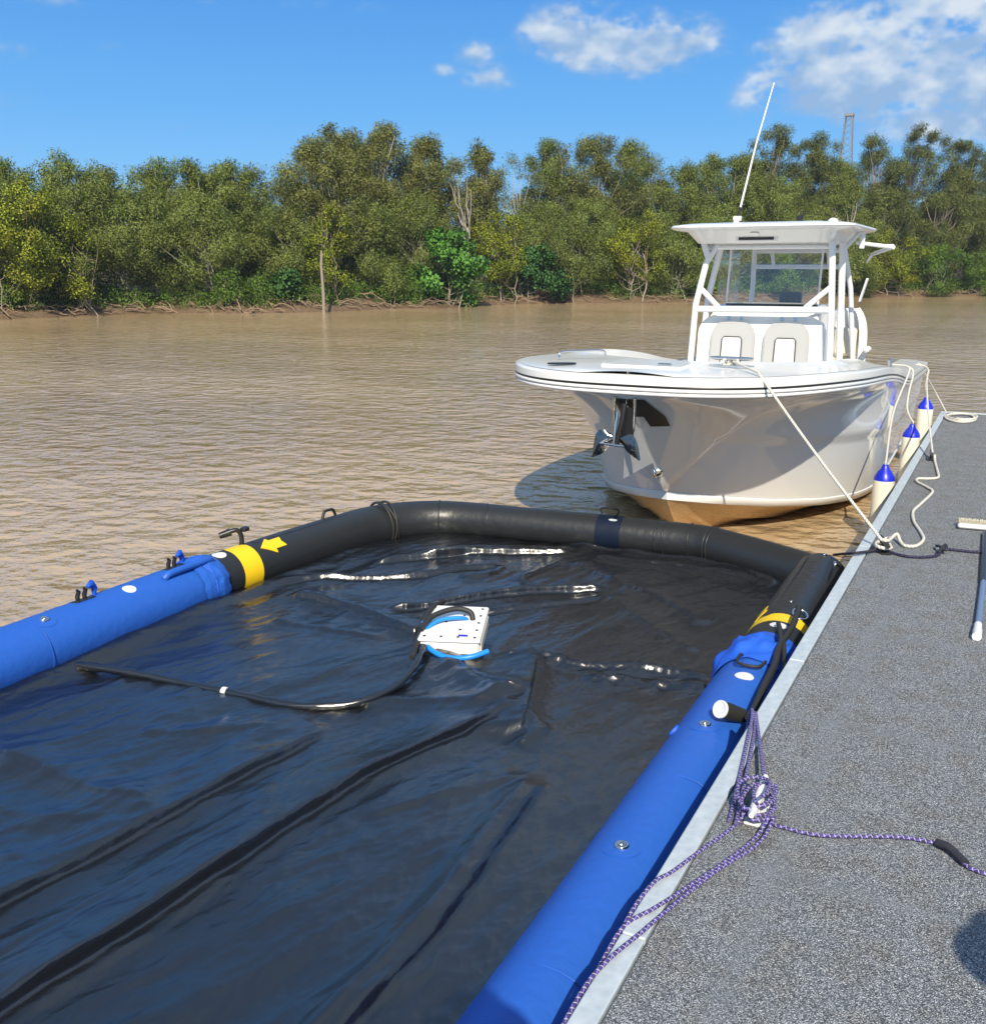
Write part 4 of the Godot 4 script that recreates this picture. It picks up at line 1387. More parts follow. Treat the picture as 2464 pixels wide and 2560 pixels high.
	for k in 3:
		t = thing("fender", fx[k][3], "fender", Vector3(fx[k][0], fx[k][1], fx[k][2]), 0.4 * k, "fenders along the hull")
		g = Geo.new()
		var pr := [Vector2(0.0, -0.66), Vector2(0.05, -0.655), Vector2(0.082, -0.62), Vector2(0.086, -0.56), Vector2(0.086, -0.30), Vector2(0.086, -0.155), Vector2(0.084, -0.13)]
		g.lathe(pr, 24, Transform3D())
		part("body", g, M["fender white"], t)
		g = Geo.new()
		g.lathe([Vector2(0.0843, -0.131), Vector2(0.078, -0.10), Vector2(0.055, -0.06), Vector2(0.034, -0.035), Vector2(0.026, -0.01), Vector2(0.020, 0.0), Vector2(0.0, 0.002)], 24, Transform3D())
		part("cap", g, M["fender blue"], t)
		g = Geo.new()
		g.tube(circle(Vector3(0, 0.012, 0), Vector3.RIGHT, 0.020, 14), 0.006, 6, false, true)
		part("eye", g, M["rope"], t)
	var lines := [["cream fender line hanging from the stern corner cleat to the nearest fender", [Vector3(-0.872, 0.675, -8.62), Vector3(-0.95, 0.95, -9.6), Vector3(-0.93, 1.22, -10.4), Vector3(-0.95, 1.29, -10.55), Vector3(-1.10, 1.30, -10.6)]],
		["short doubled fender line above the middle fender", [Vector3(-0.872, 0.72, -10.75), Vector3(-0.93, 0.84, -10.72), Vector3(-0.94, 1.00, -10.78), Vector3(-0.93, 1.22, -10.9), Vector3(-1.05, 1.27, -10.9)]],
		["fender line hanging straight down to the farthest fender", [Vector3(-0.875, 0.82, -12.25), Vector3(-0.90, 0.98, -12.2), Vector3(-0.87, 1.12, -12.1), Vector3(-0.99, 1.19, -12.1)]],
		["white line dropping from the rail to the far black cleat", [Vector3(-0.575, 0.645, -9.42), Vector3(-0.70, 0.85, -10.3), Vector3(-0.82, 1.06, -11.3), Vector3(-0.87, 1.16, -11.9), Vector3(-1.0, 1.19, -11.95)]]]
	for l in lines:
		t = thing("fender_line", l[0], "rope", l[1][0], 0.0, "lines from the boat's rail")
		g = Geo.new()
		g.tube(smooth(l[1].map(func(p): return p - l[1][0]), 6), 0.009, 7)
		part("strand", g, M["rope"], t)
	t = thing("stern_line", "thin white stern line coiled loosely on the far end of the dock", "rope", Vector3(-0.5, DOCK_Y, -12.3))
	base = t.position
	g = Geo.new()
	g.tube(smooth(([Vector3(-0.92, 1.06, -12.3), Vector3(-0.80, 0.83, -12.5), Vector3(-0.66, 0.60, -12.5)]).map(func(p): return p - base), 6), 0.007, 6)
	part("taut_line", g, M["rope"], t)
	g = Geo.new()
	q = []
	for i in 60:
		var u := i / 59.0
		var an := u * TAU * 3.3
		q.append(Vector3(-0.49 + (0.15 + 0.025 * sin(u * 17)) * cos(an), 0.592 + 0.016 * u, -12.25 + (0.34 - 0.10 * u + 0.05 * sin(u * 23)) * sin(an)) - base)
	g.tube(q, 0.010, 6)
	part("coil", g, M["rope"], t)
	# dark flecked rope from the float to the bow cleat and along the carpet
	t = thing("flecked_rope", "dark flecked rope from the black float to the bow-line cleat and across the carpet", "rope", Vector3(-0.6, DOCK_Y, -6.1))
	base = t.position
	g = Geo.new()
	g.tube(smooth(([Vector3(-0.95, 0.36, -6.72), Vector3(-0.86, 0.45, -6.45), Vector3(-0.74, 0.60, -5.95), Vector3(-0.65, 0.60, -6.05), Vector3(-0.59, 0.61, -6.13)]).map(func(p): return p - base), 6), 0.0085, 7)
	part("lead", g, M["dark rope"], t)
	g = Geo.new()
	g.tube(smooth(flat_path([[-0.60, -6.18, .60], [-0.546, -6.12], [-0.442, -6.07], [-0.336, -6.117], [-0.285, -6.20], [-0.272, -6.333], [-0.20, -6.35], [-0.1, -6.36], [0.0, -6.41], [0.15, -6.44], [0.4, -6.3]], 0.590), 5).map(func(p): return p - base), 0.0085, 7)
	part("tail", g, M["fleck rope"], t)
	g = Geo.new()
	g.tube(smooth(([Vector3(-0.29, 0.60, -6.20), Vector3(-0.26, 0.63, -6.30), Vector3(-0.25, 0.61, -6.24), Vector3(-0.29, 0.62, -6.28), Vector3(-0.31, 0.60, -6.36)]).map(func(p): return p - base), 4), 0.009, 7)
	part("knot", g, M["dark rope"], t)
	# purple rope on the near cleat
	t = thing("purple_rope", "purple and white braided rope wound round the near cleat and led to the float", "rope", Vector3(-0.56, DOCK_Y, -2.84))
	base = t.position
	g = Geo.new()
	q = []
	for i in 90:
		var u := i / 89.0
		var an := u * TAU * 4.2
		q.append(Vector3(-0.562 + (0.040 + 0.010 * sin(u * 31)) * cos(an) + 0.02 * sin(an * 0.5), 0.602 + 0.075 * u + 0.012 * sin(an * 0.5 + 1), -2.84 + (0.085 + 0.02 * sin(u * 19)) * sin(an)) - base)
	g.tube(q, 0.0062, 7)
	part("cleat_turns", g, M["purple rope"], t)
	for l in [[[-0.79, -3.73, .36], [-0.75, -3.60, .56], [-0.70, -3.42, .60], [-0.575, -2.97, .64]], [[-0.80, -3.70, .36], [-0.76, -3.58, .57], [-0.70, -3.38, .595], [-0.60, -2.72, .60]], [[-0.81, -3.72, .36], [-0.765, -3.60, .57], [-0.72, -3.40, .60], [-0.625, -2.74, .592]]]:
		g = Geo.new()
		g.tube(smooth(flat_path(l, 0.6), 6).map(func(p): return p - base), 0.0065, 7)
		part("lead", g, M["purple rope"], t)
	for l in [[[-0.585, -2.76, .63], [-0.60, -2.727], [-0.651, -2.559], [-0.698, -2.401], [-0.726, -2.336], [-0.744, -2.231, .58], [-0.752, -2.109, .55], [-0.752, -1.941, .53], [-0.755, -1.5, .50], [-0.76, -1.0, .45]],
		[[-0.51, -2.76, .63], [-0.53, -2.69], [-0.565, -2.56], [-0.635, -2.36], [-0.69, -2.22], [-0.738, -2.13, .585], [-0.754, -2.0, .55], [-0.76, -1.6, .5]],
		[[-0.50, -2.78, .62], [-0.515, -2.66], [-0.59, -2.46], [-0.64, -2.29], [-0.69, -2.10], [-0.725, -1.97], [-0.745, -1.85, .58], [-0.757, -1.6, .52]]]:
		g = Geo.new()
		g.tube(smooth(flat_path(l, 0.5945), 6).map(func(p): return p - base), 0.0056, 7)
		part("side_strand", g, M["purple rope"], t)
	g = Geo.new()
	g.tube(smooth(flat_path([[-0.53, -2.80, .61], [-0.505, -2.79], [-0.468, -2.785], [-0.409, -2.785], [-0.353, -2.797], [-0.256, -2.843], [-0.150, -2.895], [-0.073, -2.909], [-0.029, -2.901], [0.017, -2.842], [0.060, -2.814], [0.13, -2.82], [0.3, -2.9]], 0.590), 6).map(func(p): return p - base), 0.0058, 7)
	part("tail", g, M["purple rope"], t)
	g = Geo.new()
	g.tube(smooth(flat_path([[-0.05, -2.905], [-0.02, -2.885, .602], [0.0, -2.868, .598], [0.03, -2.832]], 0.594), 4).map(func(p): return p - base), 0.013, 7)
	part("whipping", g, M["dark rope"], t)
	# brush and pole at the right edge
	t = thing("deck_brush", "white deck scrubbing brush lying on the carpet", "brush", Vector3(-0.14, DOCK_Y, -6.99), 0.10)
	g = Geo.new()
	g.box(Vector3(0.02, 0.022, 0.03), Vector3(0.22, 0.030, 0.055), Basis(), 0.010)
	g.box(Vector3(0.22, 0.018, 0.035), Vector3(0.26, 0.022, 0.028), Basis(), 0.009)
	part("handle", g, M["white plastic"], t)
	g = Geo.new()
	for i in 22:
		for j in 6:
			var p := Vector3(-0.08 + 0.0082 * i, 0.03, -0.005 - 0.0) + Vector3(0, -0.018 + 0.0085 * j, 0)
			g.tube([p, p + Vector3(rng.randf_range(-0.003, 0.003), rng.randf_range(-0.003, 0.003), -0.042)], 0.0034, 4)
	part("bristles", g, M["bristle"], t)
	t = thing("telescopic_pole", "blue telescopic pole with a black grip and white end lying on the carpet", "pole", Vector3(-0.03, DOCK_Y, -5.6))
	base = t.position
	g = Geo.new()
	g.tube([Vector3(-0.058, 0.598, -6.85) - base, Vector3(-0.030, 0.598, -5.72) - base], 0.017, 12)
	part("grip", g, M["black plastic"], t)
	g = Geo.new()
	g.tube([Vector3(-0.030, 0.598, -5.72) - base, Vector3(-0.025, 0.598, -4.96) - base], 0.0145, 12)
	part("shaft", g, M["pole blue"], t)
	g = Geo.new()
	g.tube([Vector3(-0.025, 0.598, -4.975) - base, Vector3(-0.0245, 0.598, -4.90) - base, Vector3(-0.024, 0.598, -4.89) - base, Vector3(-0.0235, 0.598, -4.80) - base], [0.018, 0.018, 0.021, 0.021], 12)
	part("end_cap", g, M["white plastic"], t)

# ------------------------------------------------------------------ the boat
const BOW_S := 3.87
func bp(x: float, y: float, s: float) -> Vector3:   # s metres aft of the bow tip
	return Vector3(x, y, BOW_S - s)

func keyed(k: Array, s: float) -> float:
	if s <= k[0][0]:
		return k[0][1]
	for i in k.size() - 1:
		if s <= k[i + 1][0]:
			return lerpf(k[i][1], k[i + 1][1], (s - k[i][0]) / (k[i + 1][0] - k[i][0]))
	return k[k.size() - 1][1]

func half_beam(s: float) -> float:
	var t := clampf(s / 3.111, 0.0, 1.0)
	return 1.474 * pow(1.0 - pow(1.0 - t, 3.117), 1.0 / 2.87) - 0.05 * smoothstep(4.0, 8.2, s)

var SHEER := [[0.0, 1.494], [0.7, 1.50], [1.5, 1.461], [2.5, 1.409], [3.5, 1.315], [5.0, 1.106], [8.2, 0.966]]
func sheer(s: float) -> float:
	var a := 0.0
	for i in 9:
		a += keyed(SHEER, clampf(s + (i - 4) * 0.14, 0, 8.2))
	return a / 9.0

var STEM := [[0.0, 1.40], [0.05, 1.30], [0.83, 0.63], [1.1, 0.37], [1.33, 0.13], [1.65, -0.12], [2.4, -0.30], [8.2, -0.36]]
var CHINE := [[1.1, 0.37], [1.4, 0.31], [1.8, 0.24], [2.4, 0.16], [3.07, 0.10], [3.6, 0.07], [8.2, 0.03]]
func chine_half(s: float) -> float:
	var t := clampf((s - 1.1) / 3.0, 0.0, 1.0)
	return 1.35 * pow(1.0 - pow(1.0 - t, 2.2), 1.0 / 1.3) - 0.04 * smoothstep(4.0, 8.2, s)

func foot(s: float) -> Vector2:   # where the topsides begin
	return Vector2(chine_half(s) + 0.004 * smoothstep(1.1, 1.4, s), keyed(CHINE, s) + 0.066) if s > 1.1 else Vector2(0.0, maxf(keyed(STEM, s), 0.37 + 0.066 * smoothstep(0.9, 1.1, s)))

func top_x(s: float, y: float) -> float:   # half width of the topsides at a height
	var f := foot(s)
	var hy := sheer(s) - 0.13
	var t := clampf((y - f.y) / maxf(hy - f.y, 0.02), 0.0, 1.0)
	var k := 0.66 * t + 0.34 * pow(t, 7.0)
	return f.x + (half_beam(s) - 0.012 - f.x) * k + 0.022 * smoothstep(0.50, 0.54, t) * smoothstep(0.25, 0.8, s) * (1.0 - smoothstep(0.54, 1.0, t))

func build_boat() -> void:
	var t := thing("motor_boat", "white centre-console motor boat with a hardtop, moored bow towards the camera", "boat", Vector3(-2.483, 0, -10.50), 0.011)
	var st := []
	for i in 24:
		st.append(1.1 * pow(i / 23.0, 2.2))
	for i in 50:
		st.append(1.1 + 7.1 * (i + 1) / 50.0)
	# topsides
	var g := Geo.new()
	for side in [-1, 1]:
		var rows := []
		for s in st:
			var row := PackedVector3Array()
			var f := foot(s)
			var hy := sheer(s) - 0.13
			for j in 25:
				var y := lerpf(f.y, hy, j / 24.0)
				row.append(bp(side * top_x(s, y), y, s))
			rows.append(row)
		g.grid(rows, side < 0)
	var hull := part("hull", g, M["gelcoat"], t)
	# white chine band
	g = Geo.new()
	for side in [-1, 1]:
		var rows := []
		for s in st:
			if s < 1.09:
				continue
			var c := chine_half(s)
			var y := keyed(CHINE, s)
			var w := smoothstep(1.1, 1.4, s)
			rows.append(PackedVector3Array([bp(side * maxf(0, c - 0.09 * w), y - 0.012 * w, s), bp(side * c, y - 0.004, s), bp(side * (c + 0.014 * w), y + 0.052, s), bp(side * (c + 0.012 * w), y + 0.060, s), bp(side * (c - 0.004 * w), y + 0.0655, s)]))
		g.grid(rows, side < 0)
	part("chine_band", g, M["white gelcoat"], hull)
	# bottom, stained towards the stern
	g = Geo.new()
	var nz := noise(1.2, FastNoiseLite.TYPE_SIMPLEX_SMOOTH, 3, 61)
	for side in [-1, 1]:
		var rows := []
		for s in st:
			if s < 0.9:
				continue
			var row := PackedVector3Array()
			var ky := keyed(STEM, s)
			var c := maxf(0, chine_half(s) - 0.085 * smoothstep(1.1, 1.4, s))
			var cy := keyed(CHINE, s) - 0.012 * smoothstep(1.1, 1.4, s)
			if s < 1.1:
				cy = ky + 0.002
			for j in 31:
				var u := j / 30.0
				var y := lerpf(ky, cy, pow(u, 0.85))
				for q in [0.38, 0.70]:
					y -= 0.030 * smoothstep(q + 0.07, q, u) * smoothstep(q - 0.10, q, u) * smoothstep(1.3, 2.0, s)
				row.append(bp(side * c * u, y, s))
			rows.append(row)
		var first := g.v.size()
		g.grid(rows, side < 0, false, 3.0, 8.0)
	for i in g.v.size():
		var s := BOW_S - g.v[i].z
		var k := smoothstep(1.25, 1.9, s + 0.35 * nz.get_noise_2d(s * 2.0, g.v[i].x * 3.0) + (0.15 if g.v[i].x < 0 else 0.0))
		g.c[i] = Color(1.35, 1.55, 2.6).lerp(Color.WHITE, k)
	M["stained hull"].vertex_color_use_as_albedo = true
	part("hull_bottom", g, M["stained hull"], hull)
	g = Geo.new()
	var tr := []
	for side in [1, -1]:
		for j in 13:
			var y: float = lerpf(sheer(8.2) - 0.13, foot(8.2).y, j / 12.0) if side > 0 else lerpf(foot(8.2).y, sheer(8.2) - 0.13, j / 12.0)
			tr.append(Vector2(side * top_x(8.2, y), y))
		if side > 0:
			tr.append(Vector2(0, -0.36))
	g.prism(PackedVector2Array(tr), -0.04, 0.0, Transform3D(Basis(), bp(0, 0, 8.2)))
	part("transom", g, M["gelcoat"], hull)
	# rim path and the bands of the rub rail
	var ss := []
	for i in 60:
		ss.append(8.2 * pow(1.0 - i / 60.0, 1.0) if i < 36 else 8.2 * (1.0 - 36.0 / 60.0) * pow(1.0 - (i - 36.0) / 24.0, 2.4))
	var rim := []
	for s in ss:
		rim.append([-1.0, s])
	rim.append([-1.0, 0.0])
	for i in ss.size():
		rim.append([1.0, ss[ss.size() - 1 - i]])
	var at_rim := func(k: int, out: float, up: float) -> Vector3:
		var a: Array = rim[maxi(k - 1, 0)]
		var b: Array = rim[mini(k + 1, rim.size() - 1)]
		var pa := Vector2(a[0] * half_beam(a[1]), a[1])
		var pb := Vector2(b[0] * half_beam(b[1]), b[1])
		var d := (pb - pa).normalized()
		var nn := Vector2(d.y, -d.x)
		var c: Array = rim[k]
		return bp(c[0] * half_beam(c[1]) + nn.x * out, sheer(c[1]) + up, c[1] + nn.y * out)
	var band := func(called: String, out: float, up: float, r: float, m: Material) -> void:
		var gg := Geo.new()
		var path := []
		for k in rim.size():
			path.append(at_rim.call(k, out, up))
		gg.tube(path, r, 8)
		part(called, gg, m, t)
	band.call("rub_rail", 0.002, -0.066, 0.0105, M["black insert"])
	band.call("rub_rail", 0.004, -0.088, 0.0145, M["white gelcoat"])
	band.call("rub_rail", -0.002, -0.117, 0.0145, M["white gelcoat"])
	# deck cap with the gunwales, foredeck and liner
	g = Geo.new()
	var rows := []
	for p in [[-0.004, -0.060], [0.013, -0.058], [0.015, -0.056], [0.015, -0.012], [0.012, -0.004], [0.004, 0.002], [-0.05, 0.010]]:
		var row := PackedVector3Array()
		for k in rim.size():
			row.append(at_rim.call(k, p[0], p[1]))
		rows.append(row)
	g.grid(rows, true)
	var wi := func(s: float) -> float:
		return maxf(0.0, half_beam(s) - 0.33) * smoothstep(0.95, 1.9, s)
	var stations := []
	for i in 60:
		stations.append(0.02 + 8.16 * pow(i / 59.0, 1.5))
	for side in [-1, 1]:
		rows = []
		var walls := []
		for s in stations:
			var row := PackedVector3Array()
			var o: float = maxf(half_beam(s) - 0.03, 0.0)
			var w: float = minf(wi.call(s), o)
			var y := sheer(s) + 0.010
			for j in 7:
				var u := j / 6.0
				row.append(bp(side * lerpf(o, w, u), y + 0.022 * sin(u * PI * 0.5) + 0.03 * smoothstep(0.5, 1.0, u) * smoothstep(1.2, 2.2, s) * smoothstep(6.0, 3.0, s), s))
			rows.append(row)
			var top: Vector3 = row[6]
			var low := minf(w - 0.02, top_x(s, 0.75) - 0.05)
			var wall := PackedVector3Array()
			for j in 5:
				var u := j / 4.0
				wall.append(Vector3(side * lerpf(absf(top.x), maxf(low, 0.0), u * u * 0.6 + u * 0.4), lerpf(top.y, 0.75, u), top.z))
			walls.append(wall)
		g.grid(rows, side > 0)
		g.grid(walls, side > 0)
	var deck := part("deck", g, M["white gelcoat"], t)
	g = Geo.new()
	rows = []
	for s in stations:
		var w := maxf(0.0, minf(wi.call(s) - 0.02, top_x(s, 0.75) - 0.05))
		rows.append(PackedVector3Array([bp(-w, 0.752, s), bp(0, 0.755, s), bp(w, 0.752, s)]))
	g.grid(rows)
	part("cockpit_sole", g, M["white gelcoat"], t)
	# fittings on the foredeck
	g = Geo.new()
	g.box(bp(-0.02, 1.510, 0.62), Vector3(0.62, 0.058, 0.52), Basis(), 0.008)
	var hatch := part("hatch", g, M["white gelcoat"], deck)
	g = Geo.new()
	g.box(bp(0.15, 1.55, 0.42), Vector3(0.10, 0.014, 0.05), Basis(), 0.005)
	part("hatch_latch", g, M["steel"], deck)
	g = Geo.new()
	var rl := [bp(-0.86, 1.53, 0.80), bp(-0.85, 1.572, 0.82), bp(-0.74, 1.576, 0.95), bp(-0.60, 1.574, 1.09), bp(-0.58, 1.53, 1.11)]
	g.tube(smooth(rl, 5), 0.009, 8)
	part("bow_rail", g, M["steel"], deck)
	for q in [[-0.63, 1.525, 0.32, 0.5], [0.57, 1.530, 0.70, 1.35]]:
		var b := Basis(Vector3.UP, q[3])
		g = Geo.new()
		if q[0] < 0:
			g.prism(ellipse(0.11, 0.04), 0.0, 0.012, Transform3D(b * Basis(Vector3.RIGHT, -PI / 2), bp(q[0], q[1], q[2])))
			part("recessed_cleat", g, M["dark steel"], deck)
		else:
			var c := bp(q[0], q[1], q[2])
			g.prism(ellipse(0.17, 0.035), 0.0, 0.010, Transform3D(Basis(Vector3.RIGHT, -PI / 2), c))
			for k in [-1, 1]:
				g.tube([c + Vector3(0.045 * k, 0.0, 0), c + Vector3(0.04 * k, 0.05, 0)], 0.014, 10)
			g.tube([c + Vector3(-0.16, 0.062, 0), c + Vector3(-0.12, 0.058, 0), c + Vector3(0.12, 0.058, 0), c + Vector3(0.16, 0.062, 0)], [0.008, 0.015, 0.015, 0.008], 10)
			part("bow_cleat", g, M["steel"], deck)
			g = Geo.new()
			var turns := []
			for i in 40:
				var an := TAU * i / 13.0
				turns.append(c + Vector3(0.055 * cos(an * 0.5), 0.03 + 0.022 * sin(an), 0.03 * cos(an)))
			g.tube(turns, 0.011, 7)
			part("rope_turns", g, M["rope"], deck)
	g = Geo.new()
	var sc := bp(1.36, sheer(3.95) + 0.03, 3.95)
	for k in [-1, 1]:
		g.tube([sc + Vector3(0, 0, 0.04 * k), sc + Vector3(0, 0.05, 0.04 * k)], 0.013, 8)
	g.tube([sc + Vector3(0, 0.058, -0.13), sc + Vector3(0, 0.055, 0), sc + Vector3(0, 0.058, 0.13)], 0.014, 8)
	part("spring_cleat", g, M["steel"], deck)
	build_anchor(t, hull)
	build_console(t)
	build_top(t)

func build_anchor(t: Node3D, hull: Node3D) -> void:
	var g := Geo.new()
	var plate := []
	for j in 9:
		var y := lerpf(1.335, 1.10, j / 8.0)
		var row := PackedVector3Array()
		for i in 21:
			var x := lerpf(-0.095, lerpf(0.135, 0.215, minf(1.0, j / 5.0)), i / 20.0)
			if j > 5 and x < 0.09 and x > -0.03:
				y = lerpf(1.335, 1.10, 5 / 8.0)
			else:
				y = lerpf(1.335, 1.10, j / 8.0)
			var lo := 0.0
			var hi := 2.0
			for k in 24:
				var mid := (lo + hi) * 0.5
				if keyed(STEM, mid) < y and top_x(mid, y) > absf(x): hi = mid
				else: lo = mid
			row.append(bp(x, y - 0.004, hi - 0.014))
		plate.append(row)
	g.grid(plate, true)
	part("anchor_chute", g, M["black insert"], hull)
	var a := Node3D.new()
	a.name = "anchor"
	t.add_child(a, true)
	for x in [-0.075, 0.075]:
		g = Geo.new()
		g.tube([bp(x + 0.005, 1.345, -0.02), bp(x - 0.015, 1.10, 0.03)], 0.011, 8)
		part("guide_rod", g, M["steel"], a)
	g = Geo.new()
	g.tube([bp(0.0, 1.30, 0.0), bp(-0.01, 1.16, -0.03), bp(-0.045, 1.01, -0.035)], [0.022, 0.02, 0.024], 8)
	g.box(bp(0.01, 1.14, 0.03), Vector3(0.10, 0.26, 0.04), Basis(), 0.01)
	part("shank", g, M["dark steel"], a)
	g = Geo.new()
	g.tube([bp(-0.042, 1.24, -0.03), bp(-0.05, 1.12, -0.05), bp(-0.055, 1.01, -0.055)], 0.010, 8)
	part("rod", g, M["polished steel"], a)
	for side in [-1, 1]:
		g = Geo.new()
		var rows := []
		for i in 9:
			var u := i / 8.0
			var row := PackedVector3Array()
			for j in 7:
				var v := j / 6.0 - 0.5
				var w := 0.085 * sin(clampf(u * 0.93 + 0.07, 0, 1) * PI) + 0.006
				var c := Vector3(side * (0.03 + 0.15 * pow(u, 0.8)) - 0.045, 1.045 - 0.15 * u * u + 0.01, -0.03 - 0.02 * sin(u * PI))
				row.append(bp(c.x + v * w * 0.5 * side, c.y + v * w * (1.7 if side < 0 else 1.2), c.z - 0.05 * (0.25 - v * v)))
			rows.append(row)
		g.grid(rows, side < 0)
		var back := []
		for row in rows:
			var r2 := PackedVector3Array()
			for p in row:
				r2.append(p + Vector3(0, 0, -0.012))
			back.append(r2)
		g.grid(back, side > 0)
		part("fluke", g, M["dark chrome"], a)
	g = Geo.new()
	g.tube([bp(-0.155, 1.015, -0.075), bp(0.03, 1.005, -0.075)], 0.009, 8)
	g.tube([bp(-0.155, 1.015, -0.075), bp(-0.10, 1.05, -0.06)], 0.008, 8)
	part("roll_bar", g, M["steel"], a)
	g = Geo.new()   # bow eye
	g.tube(circle(bp(0.0, 0.655, 0.775), Vector3.RIGHT, 0.030, 18), 0.010, 8, false, true)
	g.lathe([Vector2(0.042, -0.01), Vector2(0.042, 0.004), Vector2(0.03, 0.010), Vector2(0.0, 0.010)], 18, frame(bp(0.012, 0.66, 0.785), Vector3(0.35, -0.35, 0.8)))
	part("bow_eye", g, M["polished steel"], hull)

func build_console(t: Node3D) -> void:
	var g := Geo.new()
	var lean := Basis(Vector3.RIGHT, -0.10)
	var arch := PackedVector2Array([Vector2(-0.68, 0.0), Vector2(-0.68, 0.70)])
	for i in 9:
		var a := PI - PI / 2 * i / 8.0
		arch.append(Vector2(-0.48 + 0.20 * cos(a), 0.79 + 0.20 * sin(a)))
	for i in 9:
		var a := PI / 2 - PI / 2 * i / 8.0
		arch.append(Vector2(0.48 + 0.20 * cos(a), 0.79 + 0.20 * sin(a)))
	arch.append(Vector2(0.68, 0.70))
	arch.append(Vector2(0.68, 0.0))
	g.prism(arch, -0.16, 0.0, Transform3D(lean, bp(0, 0.75, 4.16)))
	var con := part("console", g, M["white gelcoat"], t)
	g = Geo.new()
	var prof := PackedVector2Array([Vector2(-4.24, 0.75), Vector2(-4.30, 1.70), Vector2(-4.62, 1.82), Vector2(-5.05, 1.84), Vector2(-5.35, 1.45), Vector2(-5.4, 0.75)])
	g.prism(prof, -0.58, 0.58, Transform3D(Basis(Vector3(0, 0, 1), Vector3.UP, Vector3(-1, 0, 0)), Vector3(0, 0, BOW_S)))
	part("console_body", g, M["white gelcoat"], con)
	for side in [-1, 1]:
		var f := Transform3D(lean, bp(side * 0.285, 0.75, 4.16))
		var pad := PackedVector2Array([Vector2(-0.245, 0.12)])
		for i in 11:
			var a := PI - PI * i / 10.0
			pad.append(Vector2(0.10 * signf(cos(a)) * (0 if i == 5 else 1) + 0.135 * cos(a), 0.75 + 0.17 * sin(a)))
		pad.append(Vector2(0.245, 0.12))
		g = Geo.new()
		g.prism(pad, 0.002, 0.05, f)
		var small := PackedVector2Array()
		for p in pad:
			small.append(Vector2(p.x * 0.93, 0.12 + (p.y - 0.12) * 0.965))
		g.prism(small, 0.05, 0.064, f)
		var o := part("seat_pad", g, M["grey cushion"], t)
		g = Geo.new()
		var inset := PackedVector2Array([Vector2(-0.115, 0.13), Vector2(-0.105, 0.73), Vector2(-0.085, 0.755), Vector2(0.085, 0.755), Vector2(0.105, 0.73), Vector2(0.115, 0.13)])
		g.prism(inset, 0.06, 0.076, f)
		part("inset_panel", g, M["white cushion"], o)
		g = Geo.new()
		var pth := []
		for p in inset:
			pth.append(f * Vector3(p.x, p.y, 0.071))
		g.tube(pth, 0.0085, 6)
		part("piping", g, M["dark piping"], o)
		for k in 2:   # hinges above the pads
			g = Geo.new()
			g.box(f * Vector3(-0.07 + 0.14 * k, 0.962, 0.004), Vector3(0.03, 0.04, 0.012), lean, 0.003)
			part("hinge", g, M["steel"], con)
	# windscreen
	g = Geo.new()
	var wl := Basis(Vector3.RIGHT, -0.12)
	g.box(bp(0.0, 2.15, 4.74), Vector3(0.98, 0.60, 0.006), wl, 0.001)
	var ws := part("windscreen", g, M["pane"], t)
	g = Geo.new()
	g.box(bp(0.0, 1.853, 4.69), Vector3(1.0, 0.020, 0.03), Basis(), 0.004)
	part("lower_frame", g, M["polished steel"], ws)
	g = Geo.new()
	g.box(bp(0.0, 1.834, 4.688), Vector3(1.0, 0.014, 0.03), Basis(), 0.002)
	part("seal", g, M["black insert"], ws)
	for side in [-1, 1]:
		g = Geo.new()
		g.box(bp(side * 0.56, 2.15, 4.98), Vector3(0.006, 0.58, 0.50), Basis(Vector3.UP, side * 0.25), 0.001)
		part("side_pane", g, M["pane"], ws)
		g = Geo.new()
		g.tube([bp(side * 0.50, 1.85, 4.69), bp(side * 0.50, 2.45, 4.78)], 0.012, 8)
		part("edge_frame", g, M["white paint"], ws)
	g = Geo.new()
	g.box(bp(0.15, 1.90, 5.0), Vector3(0.24, 0.14, 0.10), Basis(Vector3.RIGHT, -0.3), 0.02)
	part("instrument", g, M["black plastic"], con)
	# seats at the helm
	for q in [[0.62, 6.1, 0.0], [0.12, 6.1, 0.0], [-0.40, 6.1, 0.0]]:
		g = Geo.new()
		var rows := []
		for i in 13:
			var u := i / 12.0
			var row := PackedVector3Array()
			for j in 13:
				var an := PI * j / 12.0
				var w := 0.25 * (1.0 - 0.5 * pow(u, 5.0))
				row.append(bp(q[0] + cos(an) * w, 1.05 + 0.72 * u - 0.02 * sin(an), q[1] + 0.14 * sin(an) * (0.8 + 0.4 * u) + 0.10 * u))
			rows.append(row)
		var inner := []
		for row in rows:
			var r2 := PackedVector3Array()
			for j in 13:
				var p: Vector3 = row[j]
				r2.append(Vector3(lerpf(p.x, q[0], 0.32), p.y - 0.03, p.z + 0.085))
			inner.append(r2)
		g.grid(rows, false)
		g.grid(inner, true)
		var cap := [inner[12], rows[12]]
		g.grid(cap, false)
		var e1 := []
		var e2 := []
		for i in 13:
			e1.append(PackedVector3Array([inner[i][0], rows[i][0]]))
			e2.append(PackedVector3Array([rows[i][12], inner[i][12]]))
		g.grid(e1, true)
		g.grid(e2, true)
		var o := part("helm_seat", g, M["white cushion"], t)
		g = Geo.new()
		g.box(bp(q[0], 1.08, q[1] - 0.05), Vector3(0.42, 0.14, 0.40), Basis(), 0.05)
		part("cushion", g, M["beige cushion"], o)
		g = Geo.new()
		g.box(bp(q[0], 1.36, q[1] + 0.02), Vector3(0.26, 0.34, 0.08), Basis(Vector3.RIGHT, -0.12), 0.03)
		part("back_cushion", g, M["beige cushion"], o)
		g = Geo.new()
		g.tube([bp(q[0], 0.75, q[1]), bp(q[0], 1.03, q[1])], 0.06, 10)
		part("pedestal", g, M["white paint"], o)
